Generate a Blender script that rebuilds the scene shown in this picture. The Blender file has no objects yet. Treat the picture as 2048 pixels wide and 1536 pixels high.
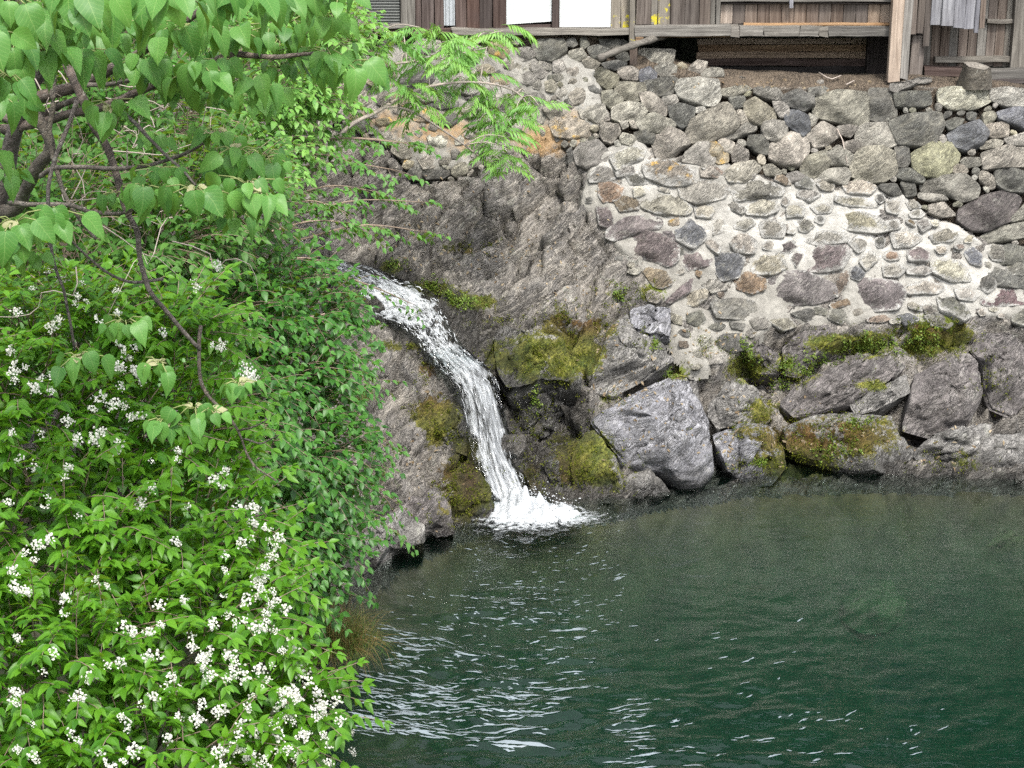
import bpy, math, random
import numpy as np
from mathutils import Vector, Matrix
R = math.radians
C = bpy.context.scene.collection
sc = bpy.context.scene
# ------------------------------------------------------------------ camera, light, exposure
CAMZ, PITCH, FPX = 5.28, R(17), 3500.0
cam = bpy.data.objects.new('camera', bpy.data.cameras.new('camera')); C.objects.link(cam)
cam.location = (0, 0, CAMZ); cam.rotation_euler = (R(90) - PITCH, 0, 0)
cam.data.sensor_width = 36; cam.data.lens = FPX / 2048 * 36
cam.data.clip_start = 0.1; cam.data.clip_end = 500
sc.camera = cam
SUN_EL, SUN_AZ = R(56), R(163)          # azimuth clockwise from +Y: the sun stands behind the camera, a little to the right
w = bpy.data.worlds.new('World'); sc.world = w; w.use_nodes = True
nt = w.node_tree; nt.nodes.clear()
sky = nt.nodes.new('ShaderNodeTexSky'); sky.sky_type = 'NISHITA'; sky.sun_disc = False
sky.sun_elevation = SUN_EL; sky.sun_rotation = SUN_AZ; sky.dust_density = 3.0; sky.air_density = 1.0
hsv = nt.nodes.new('ShaderNodeHueSaturation'); hsv.inputs['Saturation'].default_value = 0.30; hsv.inputs['Value'].default_value = 1.8   # thin high cloud over the whole sky
bg = nt.nodes.new('ShaderNodeBackground'); bg.inputs['Strength'].default_value = 0.15
out = nt.nodes.new('ShaderNodeOutputWorld')
nt.links.new(sky.outputs[0], hsv.inputs['Color']); nt.links.new(hsv.outputs[0], bg.inputs[0]); nt.links.new(bg.outputs[0], out.inputs[0])
sl = bpy.data.lights.new('sun', 'SUN'); sl.energy = 2.6; sl.angle = R(9); sl.color = (1, 0.96, 0.88)
so = bpy.data.objects.new('sun', sl); C.objects.link(so); so.location = (0, -5, 20)
sdir = Vector((math.sin(SUN_AZ) * math.cos(SUN_EL), math.cos(SUN_AZ) * math.cos(SUN_EL), math.sin(SUN_EL)))
so.rotation_euler = sdir.to_track_quat('Z', 'Y').to_euler()
sc.view_settings.view_transform = 'Standard'; sc.view_settings.look = 'None'
sc.view_settings.exposure = 0.9; sc.view_settings.gamma = 1
sc.render.engine = 'CYCLES'
cy = sc.cycles
cy.use_denoising = False; cy.adaptive_threshold = .008
cy.max_bounces = 7; cy.diffuse_bounces = 3; cy.glossy_bounces = 3; cy.transmission_bounces = 4; cy.transparent_max_bounces = 24; cy.volume_bounces = 1
cy.caustics_reflective = False; cy.caustics_refractive = False
rng = np.random.default_rng(7); random.seed(7)
# ------------------------------------------------------------------ geometry helpers
cp, sp = math.cos(PITCH), math.sin(PITCH)
def rayd(px, py):
    dx = (np.asarray(px, float) - 1024) / FPX; dy = -(np.asarray(py, float) - 768) / FPX
    return np.stack([dx, cp + dy * sp, -sp + dy * cp], -1)
def at(px, py, Y):
    d = rayd(px, py); t = np.asarray(Y, float) / d[..., 1]
    p = d * t[..., None]; p[..., 2] += CAMZ; return p
def proj(P):
    P = np.asarray(P, float); q = P - np.array([0, 0, CAMZ])
    f = q[..., 1] * cp - q[..., 2] * sp; u = q[..., 1] * sp + q[..., 2] * cp
    f = np.maximum(f, .05)
    return 1024 + FPX * q[..., 0] / f, 768 - FPX * u / f
def V(p): return Vector((float(p[0]), float(p[1]), float(p[2])))
def hash3(i, j, k, s=0):
    h = (i.astype(np.int64) * 374761393 + j.astype(np.int64) * 668265263 + k.astype(np.int64) * 2147483647 + s * 974634777) & 0xffffffff
    h = ((h ^ (h >> 13)) * 1274126177) & 0xffffffff
    h = (h ^ (h >> 16)) * 2246822519 & 0xffffffff
    return (h ^ (h >> 15)) / 4294967295.0
def vnoise(P, s=0):
    P = np.asarray(P, float); F = np.floor(P); f = P - F; f = f * f * (3 - 2 * f)
    i, j, k = F[..., 0], F[..., 1], F[..., 2]; r = 0
    for a in (0, 1):
        wa = f[..., 0] if a else 1 - f[..., 0]
        for b in (0, 1):
            wb = f[..., 1] if b else 1 - f[..., 1]
            for c in (0, 1):
                wc = f[..., 2] if c else 1 - f[..., 2]
                r = r + wa * wb * wc * hash3(i + a, j + b, k + c, s)
    return r * 2 - 1
def fbm(P, n=4, s=0, lac=2.03, g=.5):
    P = np.asarray(P, float); r = 0; a = 1
    for o in range(n): r = r + a * vnoise(P * lac ** o, s + o * 17); a *= g
    return r
def worley(P, s=0):
    P = np.asarray(P, float); F = np.floor(P)
    d1 = np.full(P.shape[:-1], 9.); d2 = d1.copy(); cid = np.zeros(P.shape[:-1]); vec = np.zeros(P.shape)
    for a in (-1, 0, 1):
        for b in (-1, 0, 1):
            for c in (-1, 0, 1):
                G = F + np.array([a, b, c])
                q = np.stack([G[..., m] + .1 + .8 * hash3(G[..., 0], G[..., 1], G[..., 2], s + m * 31 + 1) for m in range(3)], -1)
                v = P - q; d = np.sqrt((v * v).sum(-1)); n = d < d1
                d2 = np.where(n, d1, np.minimum(d2, d)); d1 = np.where(n, d, d1)
                cid = np.where(n, hash3(G[..., 0], G[..., 1], G[..., 2], s + 99), cid); vec = np.where(n[..., None], v, vec)
    return d1, d2, cid, vec
def smooth(a, b, x):
    t = np.clip((x - a) / (b - a), 0, 1); return t * t * (3 - 2 * t)
def mesh_np(name, verts, faces, uv=None, attrs=None, smooth_=True, midx=None):
    """faces: (n,3) or (n,4) int array, or list of such arrays"""
    me = bpy.data.meshes.new(name); verts = np.asarray(verts, np.float32)
    fl = faces if isinstance(faces, list) else [faces]
    fl = [np.asarray(f, np.int32) for f in fl if len(f)]
    me.vertices.add(len(verts)); me.vertices.foreach_set('co', verts.ravel())
    tot = np.concatenate([np.full(len(f), f.shape[1], np.int32) for f in fl]); idx = np.concatenate([f.ravel() for f in fl])
    st = np.concatenate([[0], np.cumsum(tot)[:-1]]).astype(np.int32)
    me.loops.add(len(idx)); me.loops.foreach_set('vertex_index', idx)
    me.polygons.add(len(tot)); me.polygons.foreach_set('loop_start', st); me.polygons.foreach_set('loop_total', tot)
    if midx is not None: me.polygons.foreach_set('material_index', np.asarray(midx, np.int32))
    me.update(calc_edges=True)
    me.polygons.foreach_set('use_smooth', np.full(len(tot), bool(smooth_)))
    if uv is not None:
        l = me.uv_layers.new(name='UVMap'); l.data.foreach_set('uv', np.asarray(uv, np.float32)[idx].ravel())
    for k, a in (attrs or {}).items():
        at_ = me.attributes.new(k, 'FLOAT', 'POINT'); at_.data.foreach_set('value', np.asarray(a, np.float32))
    me.update(); return me
def obj(name, me, mats, parent=None, loc=None, kind=None):
    o = bpy.data.objects.new(name, me); C.objects.link(o)
    if me is not None and not len(me.materials):
        for m in (mats if isinstance(mats, (list, tuple)) else [mats]): me.materials.append(m)
    if parent is not None:
        o.parent = parent
    if loc is not None: o.location = Vector(loc) - (parent.location if parent is not None else Vector((0, 0, 0)))
    elif parent is not None: o.location = -parent.location
    if kind: o['kind'] = kind
    return o
def tag(o, label, cat, group=None):
    o['label'] = label; o['category'] = cat
    if group: o['group'] = group
    return o
def thing(name, label, cat, loc, group=None):
    o = bpy.data.objects.new(name, None); C.objects.link(o); o.location = V(loc); o.empty_display_size = .1
    return tag(o, label, cat, group)
class Acc:
    """collects geometry for one mesh"""
    def __init__(s): s.v = []; s.q = []; s.t = []; s.n = 0; s.a = {}
    def add(s, v, q=None, t=None, **a):
        v = np.asarray(v, float).reshape(-1, 3)
        if q is not None and len(q): s.q.append(np.asarray(q) + s.n)
        if t is not None and len(t): s.t.append(np.asarray(t) + s.n)
        s.v.append(v)
        for k, x in a.items(): s.a.setdefault(k, []).append(np.broadcast_to(np.asarray(x, float), (len(v),)))
        s.n += len(v)
    def mesh(s, name, smooth_=True):
        f = []
        if s.q: f.append(np.concatenate(s.q))
        if s.t: f.append(np.concatenate(s.t))
        return mesh_np(name, np.concatenate(s.v), f, attrs={k: np.concatenate(x) for k, x in s.a.items()}, smooth_=smooth_)
def tube(acc, pts, rad, n=6, **a):
    pts = np.asarray(pts, float); m = len(pts); rad = np.broadcast_to(np.asarray(rad, float), (m,))
    tg = np.gradient(pts, axis=0); tg /= np.linalg.norm(tg, axis=1)[:, None] + 1e-9
    up = np.array([.13, .2, .97]); s = np.cross(tg, up); s /= np.linalg.norm(s, axis=1)[:, None] + 1e-9; b = np.cross(tg, s)
    th = np.arange(n) / n * 2 * np.pi
    v = pts[:, None] + rad[:, None, None] * (np.cos(th)[None, :, None] * s[:, None] + np.sin(th)[None, :, None] * b[:, None])
    q = []
    for i in range(m - 1):
        for j in range(n):
            k = (j + 1) % n; q.append((i * n + j, i * n + k, (i + 1) * n + k, (i + 1) * n + j))
    acc.add(v.reshape(-1, 3), q=q, t=[(0, j + 1, j) for j in range(1, n - 1)] + [((m - 1) * n, (m - 1) * n + j, (m - 1) * n + j + 1) for j in range(1, n - 1)], **a)
def spline(pts, n):
    pts = np.asarray(pts, float); m = len(pts); u = np.linspace(0, m - 1, n); i = np.minimum(u.astype(int), m - 2); f = (u - i)[:, None]
    P = lambda k: pts[np.clip(k, 0, m - 1)]
    a, b, c, d = P(i - 1), P(i), P(i + 1), P(i + 2)
    return .5 * (2 * b + (c - a) * f + (2 * a - 5 * b + 4 * c - d) * f ** 2 + (3 * b - a - 3 * c + d) * f ** 3)
def inpoly(poly, x, y):
    poly = np.asarray(poly, float); r = np.zeros(np.shape(x), bool); n = len(poly)
    for i in range(n):
        x1, y1 = poly[i]; x2, y2 = poly[(i + 1) % n]
        if y1 == y2: continue
        c = ((y1 > y) != (y2 > y)) & (x < (x2 - x1) * (y - y1) / (y2 - y1) + x1)
        r ^= c
    return r
# ------------------------------------------------------------------ material helpers
class NT:
    def __init__(s, name):
        s.m = bpy.data.materials.new(name); s.m.use_nodes = True; s.t = s.m.node_tree; s.t.nodes.clear()
        s.out = s.t.nodes.new('ShaderNodeOutputMaterial')
    def n(s, typ, props=None, **inp):
        nd = s.t.nodes.new('ShaderNode' + typ)
        for k, v in (props or {}).items(): setattr(nd, k, v)
        for k, v in inp.items():
            key = int(k[1:]) if k[0] == '_' and k[1:].isdigit() else k.replace('_', ' ')
            s.set(nd.inputs[key], v)
        return nd
    def set(s, sock, v):
        if isinstance(v, bpy.types.NodeSocket): s.t.links.new(v, sock)
        elif isinstance(v, bpy.types.Node): s.t.links.new(v.outputs[0], sock)
        else:
            if sock.type == 'RGBA' and len(v) == 3: v = (*v, 1)
            sock.default_value = v
    def math(s, op, a, b=0.5, clamp=False): 
        return s.n('Math', {'operation': op, 'use_clamp': clamp}, _0=a, _1=b).outputs[0]
    def mix(s, f, a, b, mode='MIX'):
        nd = s.t.nodes.new('ShaderNodeMix'); nd.data_type = 'RGBA'; nd.blend_type = mode
        s.set(nd.inputs[0], f); s.set(nd.inputs[6], a); s.set(nd.inputs[7], b); return nd.outputs[2]
    def ramp(s, f, lo, hi, a=0., b=1.):
        nd = s.n('MapRange', {'clamp': True}); s.set(nd.inputs[0], f)
        for i, v in zip((1, 2, 3, 4), (lo, hi, a, b)): nd.inputs[i].default_value = v
        return nd.outputs[0]
    def vec(s, scale=(1, 1, 1), rot=(0, 0, 0), src='Object', rand=False):
        tc = s.n('TexCoord').outputs[src]
        if rand:
            r = s.n('ObjectInfo').outputs['Random']; r = s.math('MULTIPLY', r, 57.)
            tc = s.n('VectorMath', {'operation': 'ADD'}, _0=tc, _1=r).outputs[0]
        return s.n('Mapping', Vector=tc, Scale=scale, Rotation=rot).outputs[0]
    def strata(s, v):
        q = [s.n('VectorMath', {'operation': 'DOT_PRODUCT'}, _0=v, _1=a).outputs['Value'] for a in ((.95, .12, .62), (.35, -1.5, -.3), (-3.2, -1.8, 5.2))]
        return s.n('CombineXYZ', None, _0=q[0], _1=q[1], _2=q[2]).outputs[0]
    def facet(s, v, scale):
        nd = s.n('TexVoronoi', {'feature': 'F1'}, Vector=v, Scale=scale); d = s.n('VectorMath', {'operation': 'SUBTRACT'}, _0=v, _1=nd.outputs['Position']).outputs[0]
        c = s.n('VectorMath', {'operation': 'SUBTRACT'}, _0=nd.outputs['Color'], _1=(.5, .5, .5)).outputs[0]
        return s.math('MULTIPLY', s.n('VectorMath', {'operation': 'DOT_PRODUCT'}, _0=d, _1=c).outputs['Value'], scale)
    def noise(s, v, scale, detail=4, rough=.55, dist=0):
        return s.n('TexNoise', None, Vector=v, Scale=scale, Detail=detail, Roughness=rough, Distortion=dist).outputs[0]
    def vor(s, v, scale, feature='F1', outp=0, rnd=1.):
        nd = s.n('TexVoronoi', {'feature': feature}, Vector=v, Scale=scale, Randomness=rnd); return nd.outputs[outp]
    def attr(s, name): return s.n('Attribute', {'attribute_name': name}).outputs['Fac']
    def bump(s, h, strength, dist, normal=None):
        nd = s.n('Bump', None, Height=h, Strength=strength, Distance=dist)
        if normal is not None: s.set(nd.inputs['Normal'], normal)
        return nd.outputs[0]
    def princ(s, col, rough=.8, normal=None, **k):
        p = s.n('BsdfPrincipled', None, Base_Color=col, Roughness=rough)
        if normal is not None: s.set(p.inputs['Normal'], normal)
        for a, v in k.items(): s.set(p.inputs[a.replace('_', ' ')], v)
        return p
    def done(s, sh): s.set(s.out.inputs[0], sh); return s.m

ALB = .66
def rock_mat(name, c1, c2, c3, rand=False, cement=0., strata=.5, lichen=.3, lich_col=(.42, .42, .36), bumpd=.02, scale=1., stain=None, wetattr=True):
    s = NT(name); c1, c2, c3, lich_col = (tuple(x * ALB for x in c) for c in (c1, c2, c3, lich_col))
    v = s.vec(rand=rand); vs = s.strata(v)
    n1 = s.noise(v, 2.2 * scale, 6, .65, .1); n2 = s.noise(v, 14 * scale, 5, .65); n3 = s.noise(v, 70 * scale, 3, .6)
    st = s.noise(vs, 3.5 * scale, 7, .62, .15)
    vf = s.n('VectorMath', {'operation': 'ADD'}, _0=s.n('VectorMath', {'operation': 'SCALE'}, _0=vs, Scale=.55).outputs[0], _1=s.n('VectorMath', {'operation': 'SCALE'}, _0=s.n('TexNoise', None, Vector=v, Scale=4., Detail=4.).outputs['Color'], Scale=.10).outputs[0]).outputs[0]
    fa = s.math('ADD', s.facet(vf, 4.5 * scale), s.math('ADD', s.math('MULTIPLY', s.facet(vf, 11 * scale), .45), s.math('MULTIPLY', s.facet(vf, 27 * scale), .2)))
    ce1 = s.n('SeparateColor', None, _0=s.vor(vf, 6 * scale, 'F1', 1)).outputs[0]; ce2 = s.n('SeparateColor', None, _0=s.vor(vf, 15 * scale, 'F1', 1)).outputs[1]
    col = s.mix(s.ramp(n1, .38, .62), c1, c2); col = s.n('HueSaturation', None, Color=col, Value=s.math('ADD', s.math('MULTIPLY', ce1, .38), s.math('ADD', s.math('MULTIPLY', ce2, .34), .66))).outputs[0]
    col = s.mix(s.ramp(st, .5, .66, 0, strata), col, c3)
    col = s.mix(s.ramp(s.noise(v, .9 * scale, 4, .6, .5), .42, .62, 0, .3), col, s.mix(.5, col, tuple(x * .45 for x in c1)))
    col = s.mix(s.math('MULTIPLY', s.ramp(n2, .35, .68), .6), col, s.mix(.65, col, (.03, .026, .026)))
    if rand:
        rr = s.n('ObjectInfo').outputs['Random']
        hs = s.n('HueSaturation', None, Color=col, Value=s.ramp(rr, 0, 1, .72, 1.3), Hue=s.ramp(s.math('FRACT', s.math('MULTIPLY', rr, 7.3)), 0, 1, .48, .52), Saturation=s.ramp(s.math('FRACT', s.math('MULTIPLY', rr, 3.7)), 0, 1, .7, 1.25)); col = hs.outputs[0]
    sp_ = s.ramp(s.noise(v, 38 * scale, 4, .7), .56, .72)
    col = s.mix(s.math('MULTIPLY', sp_, lichen), col, lich_col)
    pat = s.ramp(s.noise(v, 6 * scale, 5, .7, .6), .58, .66)
    col = s.mix(s.math('MULTIPLY', pat, lichen * 1.3, True), col, lich_col)
    if stain: col = s.mix(s.ramp(s.noise(v, 4.5 * scale, 4, .6), .55, .68, 0, stain[1]), col, stain[0])
    cr = s.vor(s.n('VectorMath', {'operation': 'ADD'}, _0=vs, _1=s.n('TexNoise', None, Vector=v, Scale=4., Detail=3.).outputs['Color']).outputs[0], 2.6 * scale, 'DISTANCE_TO_EDGE')
    crk = s.ramp(cr, 0, .025)
    col = s.mix(s.math('MAXIMUM', crk, s.ramp(n1, .45, .55)), s.mix(.6, col, (.02, .018, .018)), col)
    col = s.mix(s.math('MULTIPLY', s.ramp(st, .30, .44, 1, 0), .55), col, (.03, .027, .026))
    vt = s.n('VectorMath', {'operation': 'MULTIPLY'}, _0=vs, _1=(1., 1., 2.4)).outputs[0]
    ln = s.noise(vt, 2.6 * scale, 5, .6, .2); l2 = s.noise(vt, 6. * scale, 3, .6, .1); lines = s.math('MAXIMUM', s.ramp(s.math('ABSOLUTE', s.math('SUBTRACT', ln, .5)), 0, .018, 1, 0), s.ramp(s.math('ABSOLUTE', s.math('SUBTRACT', l2, .47)), 0, .02, .8, 0)); lines = s.math('MULTIPLY', lines, s.ramp(s.noise(v, 2.3 * scale, 2), .38, .55))
    col = s.mix(s.math('MULTIPLY', lines, .75), col, (.018, .016, .015))
    fine = s.noise(vt, 9. * scale, 5, .72); col = s.n('HueSaturation', None, Color=col, Value=s.ramp(fine, .3, .7, .62, 1.42)).outputs[0]
    dots = s.ramp(s.noise(v, 95 * scale, 2, .6), .60, .68); col = s.mix(s.math('MULTIPLY', dots, .45), col, lich_col)
    rough = s.ramp(n2, .3, .7, .62, .9)
    if cement > 0:
        e = s.math('ADD', s.attr('edge'), s.math('MULTIPLY', s.math('SUBTRACT', n2, .5), 1.3))
        e = s.math('ADD', e, s.math('MULTIPLY', s.math('SUBTRACT', s.noise(v, 5, 3), .5), .9))
        col = s.mix(s.ramp(e, .98, 1.22, 0, cement), col, s.mix(s.ramp(n2, .3, .7), (.23, .223, .205), (.35, .343, .322)))
    if wetattr:
        wet = s.attr('wet'); col = s.mix(wet, col, s.mix(.72, col, (.012, .012, .011)))
        rough = s.math('SUBTRACT', rough, s.math('MULTIPLY', wet, .5), True)
        mo = s.attr('moss'); mm = s.math('ADD', mo, s.math('MULTIPLY', s.math('SUBTRACT', s.noise(v, 22, 5, .7), .5), 1.4))
        mf = s.ramp(mm, .58, .72); mc = s.mix(s.ramp(s.noise(v, 9, 4, .6), .35, .65), (.075, .105, .012), (.22, .215, .032))
        mc = s.mix(s.attr('brown'), mc, (.12, .06, .015)); mc = s.mix(s.ramp(n3, .3, .7), s.mix(.6, mc, (0.01, .012, .004)), mc)
        mc = s.mix(s.math('MULTIPLY', wet, .6), mc, (.008, .010, .004)); col = s.mix(mf, col, mc); rough = s.math('MAXIMUM', rough, s.math('MULTIPLY', mf, .85))
        oc = s.ramp(s.math('ADD', s.attr('ochre'), s.math('MULTIPLY', s.math('SUBTRACT', n2, .5), 1.2)), .35, .75, 0, .8)
        col = s.mix(oc, col, (.28, .165, .06))
        so_ = s.ramp(s.math('ADD', s.attr('soil'), s.math('MULTIPLY', s.math('SUBTRACT', n2, .5), .8)), .4, .65)
        col = s.mix(so_, col, s.mix(s.ramp(n3, .3, .7), (.075, .056, .04), (.15, .118, .085)))
    h = s.math('ADD', s.math('MULTIPLY', st, .7), s.math('MULTIPLY', n2, .5)); h = s.math('ADD', h, s.math('MULTIPLY', fa, 1.5)); h = s.math('ADD', h, s.math('MULTIPLY', n3, .25)); h = s.math('ADD', h, s.math('MULTIPLY', crk, .12)); h = s.math('ADD', h, s.math('SUBTRACT', s.math('MULTIPLY', fine, .35), s.math('MULTIPLY', lines, .5))); h = s.math('ADD', h, s.math('ADD', s.math('MULTIPLY', ce1, .35), s.math('MULTIPLY', ce2, .15)))
    nb = s.bump(h, 1., bumpd)
    return s.done(s.princ(col, rough, nb, Specular_IOR_Level=.4))
M = {}
M['bedrock'] = rock_mat('bedrock', (.41, .368, .318), (.28, .262, .246), (.62, .565, .485), strata=.65, lichen=.45, bumpd=.045)
M['boulder'] = rock_mat('boulder_grey', (.25, .24, .225), (.37, .355, .335), (.50, .48, .45), strata=.55, lichen=.35, bumpd=.03)
M['boulderp'] = rock_mat('boulder_purple', (.17, .15, .148), (.25, .225, .215), (.36, .335, .305), strata=.5, lichen=.3, bumpd=.03)
M['boulderb'] = rock_mat('boulder_blue', (.29, .29, .32), (.42, .42, .45), (.56, .56, .58), strata=.5, lichen=.35, lich_col=(.55, .54, .5), bumpd=.03)
SC = dict(g=((.20, .185, .155), (.29, .27, .225), (.35, .32, .27)), t=((.27, .245, .19), (.36, .33, .265), (.41, .38, .31)), p=((.105, .085, .085), (.165, .135, .132), (.25, .22, .20)),
          b=((.09, .095, .11), (.14, .145, .16), (.22, .22, .22)), k=((.085, .085, .075), (.13, .125, .105), (.20, .19, .15)), w=((.40, .38, .32), (.50, .48, .41), (.34, .31, .24)),
          o=((.20, .19, .135), (.29, .275, .20), (.33, .31, .235)), r=((.18, .085, .09), (.23, .13, .13), (.33, .29, .26)), y=((.24, .21, .15), (.33, .28, .2), (.38, .3, .18)), n=((.17, .12, .08), (.25, .18, .12), (.30, .25, .19)))
for k, c in SC.items():
    stn = ((.45, .27, .04), .8) if k == 'y' else None
    c = [tuple(x * (1.4 if k in 'gtk' else 1.2) for x in q) for q in c]
    M['s' + k] = rock_mat('stone_' + k, *c, rand=True, strata=.5, lichen=.22, bumpd=.012, scale=2., stain=stn)
    M['m' + k] = rock_mat('mortared_stone_' + k, *c, rand=True, cement=.9, strata=.5, lichen=.35, lich_col=(.5, .48, .42), bumpd=.012, scale=2., stain=stn)
def mortar_mat():
    s = NT('mortar'); v = s.vec(); n = s.noise(v, 9, 6, .7); f = s.noise(v, 60, 4, .7); l = s.attr('lime')
    c = s.mix(s.ramp(n, .35, .65), (.15, .143, .128), (.25, .24, .215)); w_ = s.mix(s.ramp(n, .3, .7), (.25, .241, .22), (.36, .35, .325))
    c = s.mix(s.ramp(s.math('ADD', l, s.math('MULTIPLY', s.math('SUBTRACT', n, .5), .5)), .15, .75), c, w_)
    c = s.mix(s.ramp(f, .55, .75, 0, .35), c, (.16, .14, .12))
    c = s.mix(s.ramp(s.math('ADD', s.attr('ochre'), s.math('MULTIPLY', s.math('SUBTRACT', n, .5), 2.2)), .45, 1.1, 0, .8), c, (.27, .17, .08))
    mm = s.math('ADD', s.attr('moss'), s.math('MULTIPLY', s.math('SUBTRACT', s.noise(v, 22, 5, .7), .5), 1.4))
    c = s.mix(s.ramp(mm, .5, .7), c, (.09, .11, .02))
    return s.done(s.princ(c, .95, s.bump(s.math('ADD', n, s.math('MULTIPLY', f, .6)), .8, .02), Specular_IOR_Level=.15))
M['mortar'] = mortar_mat()
def wood_mat(name, c1, c2, axis=2, lichen=0., rough=.85):
    s = NT(name); sc_ = [26, 26, 26]; sc_[axis] = 1.1
    v = s.vec(scale=tuple(sc_), rand=True); g = s.noise(v, 1.6, 6, .62, .5); v2 = s.vec(rand=True); b = s.noise(v2, 4, 5, .6); k = s.noise(v, 6, 3, .6)
    c = s.mix(s.ramp(g, .32, .66), c1, c2); c = s.mix(s.ramp(b, .45, .7, 0, .55), c, s.mix(.5, c, (.05, .04, .04)))
    c = s.mix(s.ramp(k, .6, .72, 0, .6), c, (.035, .03, .028))
    rr = s.n('ObjectInfo').outputs['Random']
    c = s.n('HueSaturation', None, Color=c, Value=s.ramp(rr, 0, 1, .7, 1.3), Saturation=s.ramp(s.math('FRACT', s.math('MULTIPLY', rr, 5.1)), 0, 1, .7, 1.2)).outputs[0]
    if lichen: c = s.mix(s.ramp(s.noise(v2, 9, 4, .6), .56, .62, 0, lichen), c, (.42, .36, .02))
    return s.done(s.princ(c, rough, s.bump(s.math('ADD', g, s.math('MULTIPLY', k, .5)), .8, .006), Specular_IOR_Level=.2))
for nm, c1, c2 in ((a_, tuple(x * .34 for x in b_), tuple(x * .54 for x in c_)) for a_, b_, c_ in (('grey', (.20, .18, .155), (.35, .325, .285)), ('brown', (.085, .05, .04), (.16, .115, .10)), ('purple', (.14, .10, .078), (.28, .228, .19)), ('pale', (.50, .38, .29), (.62, .50, .40)), ('dark', (.05, .042, .04), (.10, .085, .08)), ('ochre', (.42, .22, .09), (.52, .32, .15)), ('blue', (.26, .26, .30), (.42, .42, .45)))):
    M['w' + nm] = wood_mat('wood_' + nm, c1, c2, 2); M['h' + nm] = wood_mat('wood_level_' + nm, c1, c2, 0)
M['wlich'] = wood_mat('wood_lichened', (.15, .13, .10), (.27, .24, .2), 2, .95)
def simple(name, col, rough=.7, metal=0., noise_=.25, sc_=8, bd=.004):
    s = NT(name); v = s.vec(rand=True); n = s.noise(v, sc_, 5, .6); c = s.mix(s.math('MULTIPLY', s.ramp(n, .35, .7), noise_), col, tuple(x * .35 for x in col))
    return s.done(s.princ(c, rough, s.bump(n, .5, bd), Metallic=metal))
M['tin'] = simple('corrugated_dark_metal', (.075, .08, .075), .6, .3); M['tin2'] = simple('corrugated_zinc', (.40, .42, .44), .5, .5)
M['white'] = simple('white_ribbed_plastic', (.50, .52, .52), .45, 0, .06)
M['soil'] = simple('soil', (.16, .12, .085), .95, 0, .6, 14, .03)
M['bark'] = rock_mat('bark', (.11, .085, .06), (.19, .155, .12), (.25, .22, .18), rand=True, strata=.5, lichen=.3, bumpd=.008, scale=3., wetattr=False)
M['twig'] = simple('twig_bark', (.20, .15, .11), .85, 0, .5, 20, .002)
M['twiggreen'] = simple('green_twig', (.16, .19, .06), .7, 0, .3, 20, .002)
M['dry'] = simple('dead_twig', (.34, .29, .25), .9, 0, .4, 20, .002)
LAL = .85
def leaf_mat(name, c1, c2, trans=.45, rough=.5, young=None, vein=.0, tcol=None, sheen=.35):
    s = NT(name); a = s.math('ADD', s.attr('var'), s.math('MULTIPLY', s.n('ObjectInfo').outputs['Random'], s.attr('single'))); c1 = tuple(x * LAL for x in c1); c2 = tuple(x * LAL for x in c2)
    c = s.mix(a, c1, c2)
    n = s.noise(s.vec(rand=True), 9, 3); c = s.mix(s.ramp(n, .3, .8, 0, .3), c, s.mix(.5, c, (.02, .05, .01)))
    if vein:
        uv = s.n('TexCoord').outputs['UV']; sx = s.n('SeparateXYZ', None, _0=uv)
        ax = s.math('ABSOLUTE', s.math('SUBTRACT', sx.outputs[0], .5)); mid = s.ramp(ax, 0, .018, 1, 0)
        side = s.math('SINE', s.math('MULTIPLY', s.math('SUBTRACT', sx.outputs[1], s.math('MULTIPLY', ax, .75)), 48.)); sd = s.ramp(side, .86, 1.)
        vn = s.math('MAXIMUM', mid, s.math('MULTIPLY', sd, .5)); c = s.mix(s.math('MULTIPLY', vn, vein), c, (.30, .42, .14)); hh = vn
    if young is not None: c = s.mix(s.attr('young'), c, young)
    d = s.princ(c, rough, s.bump(hh, -.5, .003) if vein else None, Specular_IOR_Level=sheen)
    tc = s.mix(.5, c, tcol or (.30, .42, .02)); t = s.n('BsdfTranslucent', None, Color=tc)
    mx = s.n('MixShader', None, _0=trans, _1=d, _2=t); return s.done(mx)
# ------------------------------------------------------------------ the lie of the land: control points, then one smooth height field
def shoreY(py): return CAMZ / math.tan(PITCH + math.atan((py - 768) / FPX))
ctl = []
def col(px, shore, pts):
    ys = shoreY(shore); ctl.append(at(px, shore, ys))
    for py, Y in pts: ctl.append(at(px, py, Y))
    p = at(px, shore, ys); ctl.append((p[0] * .99, ys - .30, -.55)); ctl.append((p[0] * .97, ys - 1.0, -1.2))
for px in (2060, 2300, 2700): col(px, 952, [(880, 14.95), (760, 15.5), (660, 16.0), (500, 16.35), (350, 16.65), (192, 17.0), (172, 17.35)])
col(1850, 950, [(900, 14.8), (800, 15.25), (660, 15.95), (500, 16.3), (350, 16.65), (192, 17.0), (160, 17.9)])
col(1600, 950, [(880, 14.85), (800, 15.2), (700, 15.75), (620, 16.0), (450, 16.4), (300, 16.75), (195, 17.0), (155, 18.1)])
col(1400, 970, [(900, 14.6), (800, 15.0), (700, 15.6), (600, 16.0), (450, 16.35), (300, 16.7), (180, 17.05), (150, 18.2)])
col(1200, 1005, [(940, 14.15), (860, 14.55), (760, 15.0), (680, 15.4), (600, 15.8), (450, 16.3), (300, 16.75), (170, 17.1), (90, 17.4)])
col(1060, 1015, [(970, 14.45), (880, 14.95), (790, 15.2), (700, 15.3), (600, 15.75), (500, 16.25), (400, 16.6), (290, 16.95), (200, 17.15), (78, 17.4)])
col(950, 1035, [(960, 13.75), (850, 14.2), (740, 14.75), (680, 15.05), (600, 15.75), (500, 16.35), (400, 16.75), (320, 17.0), (200, 17.2), (78, 17.4)])
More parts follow.
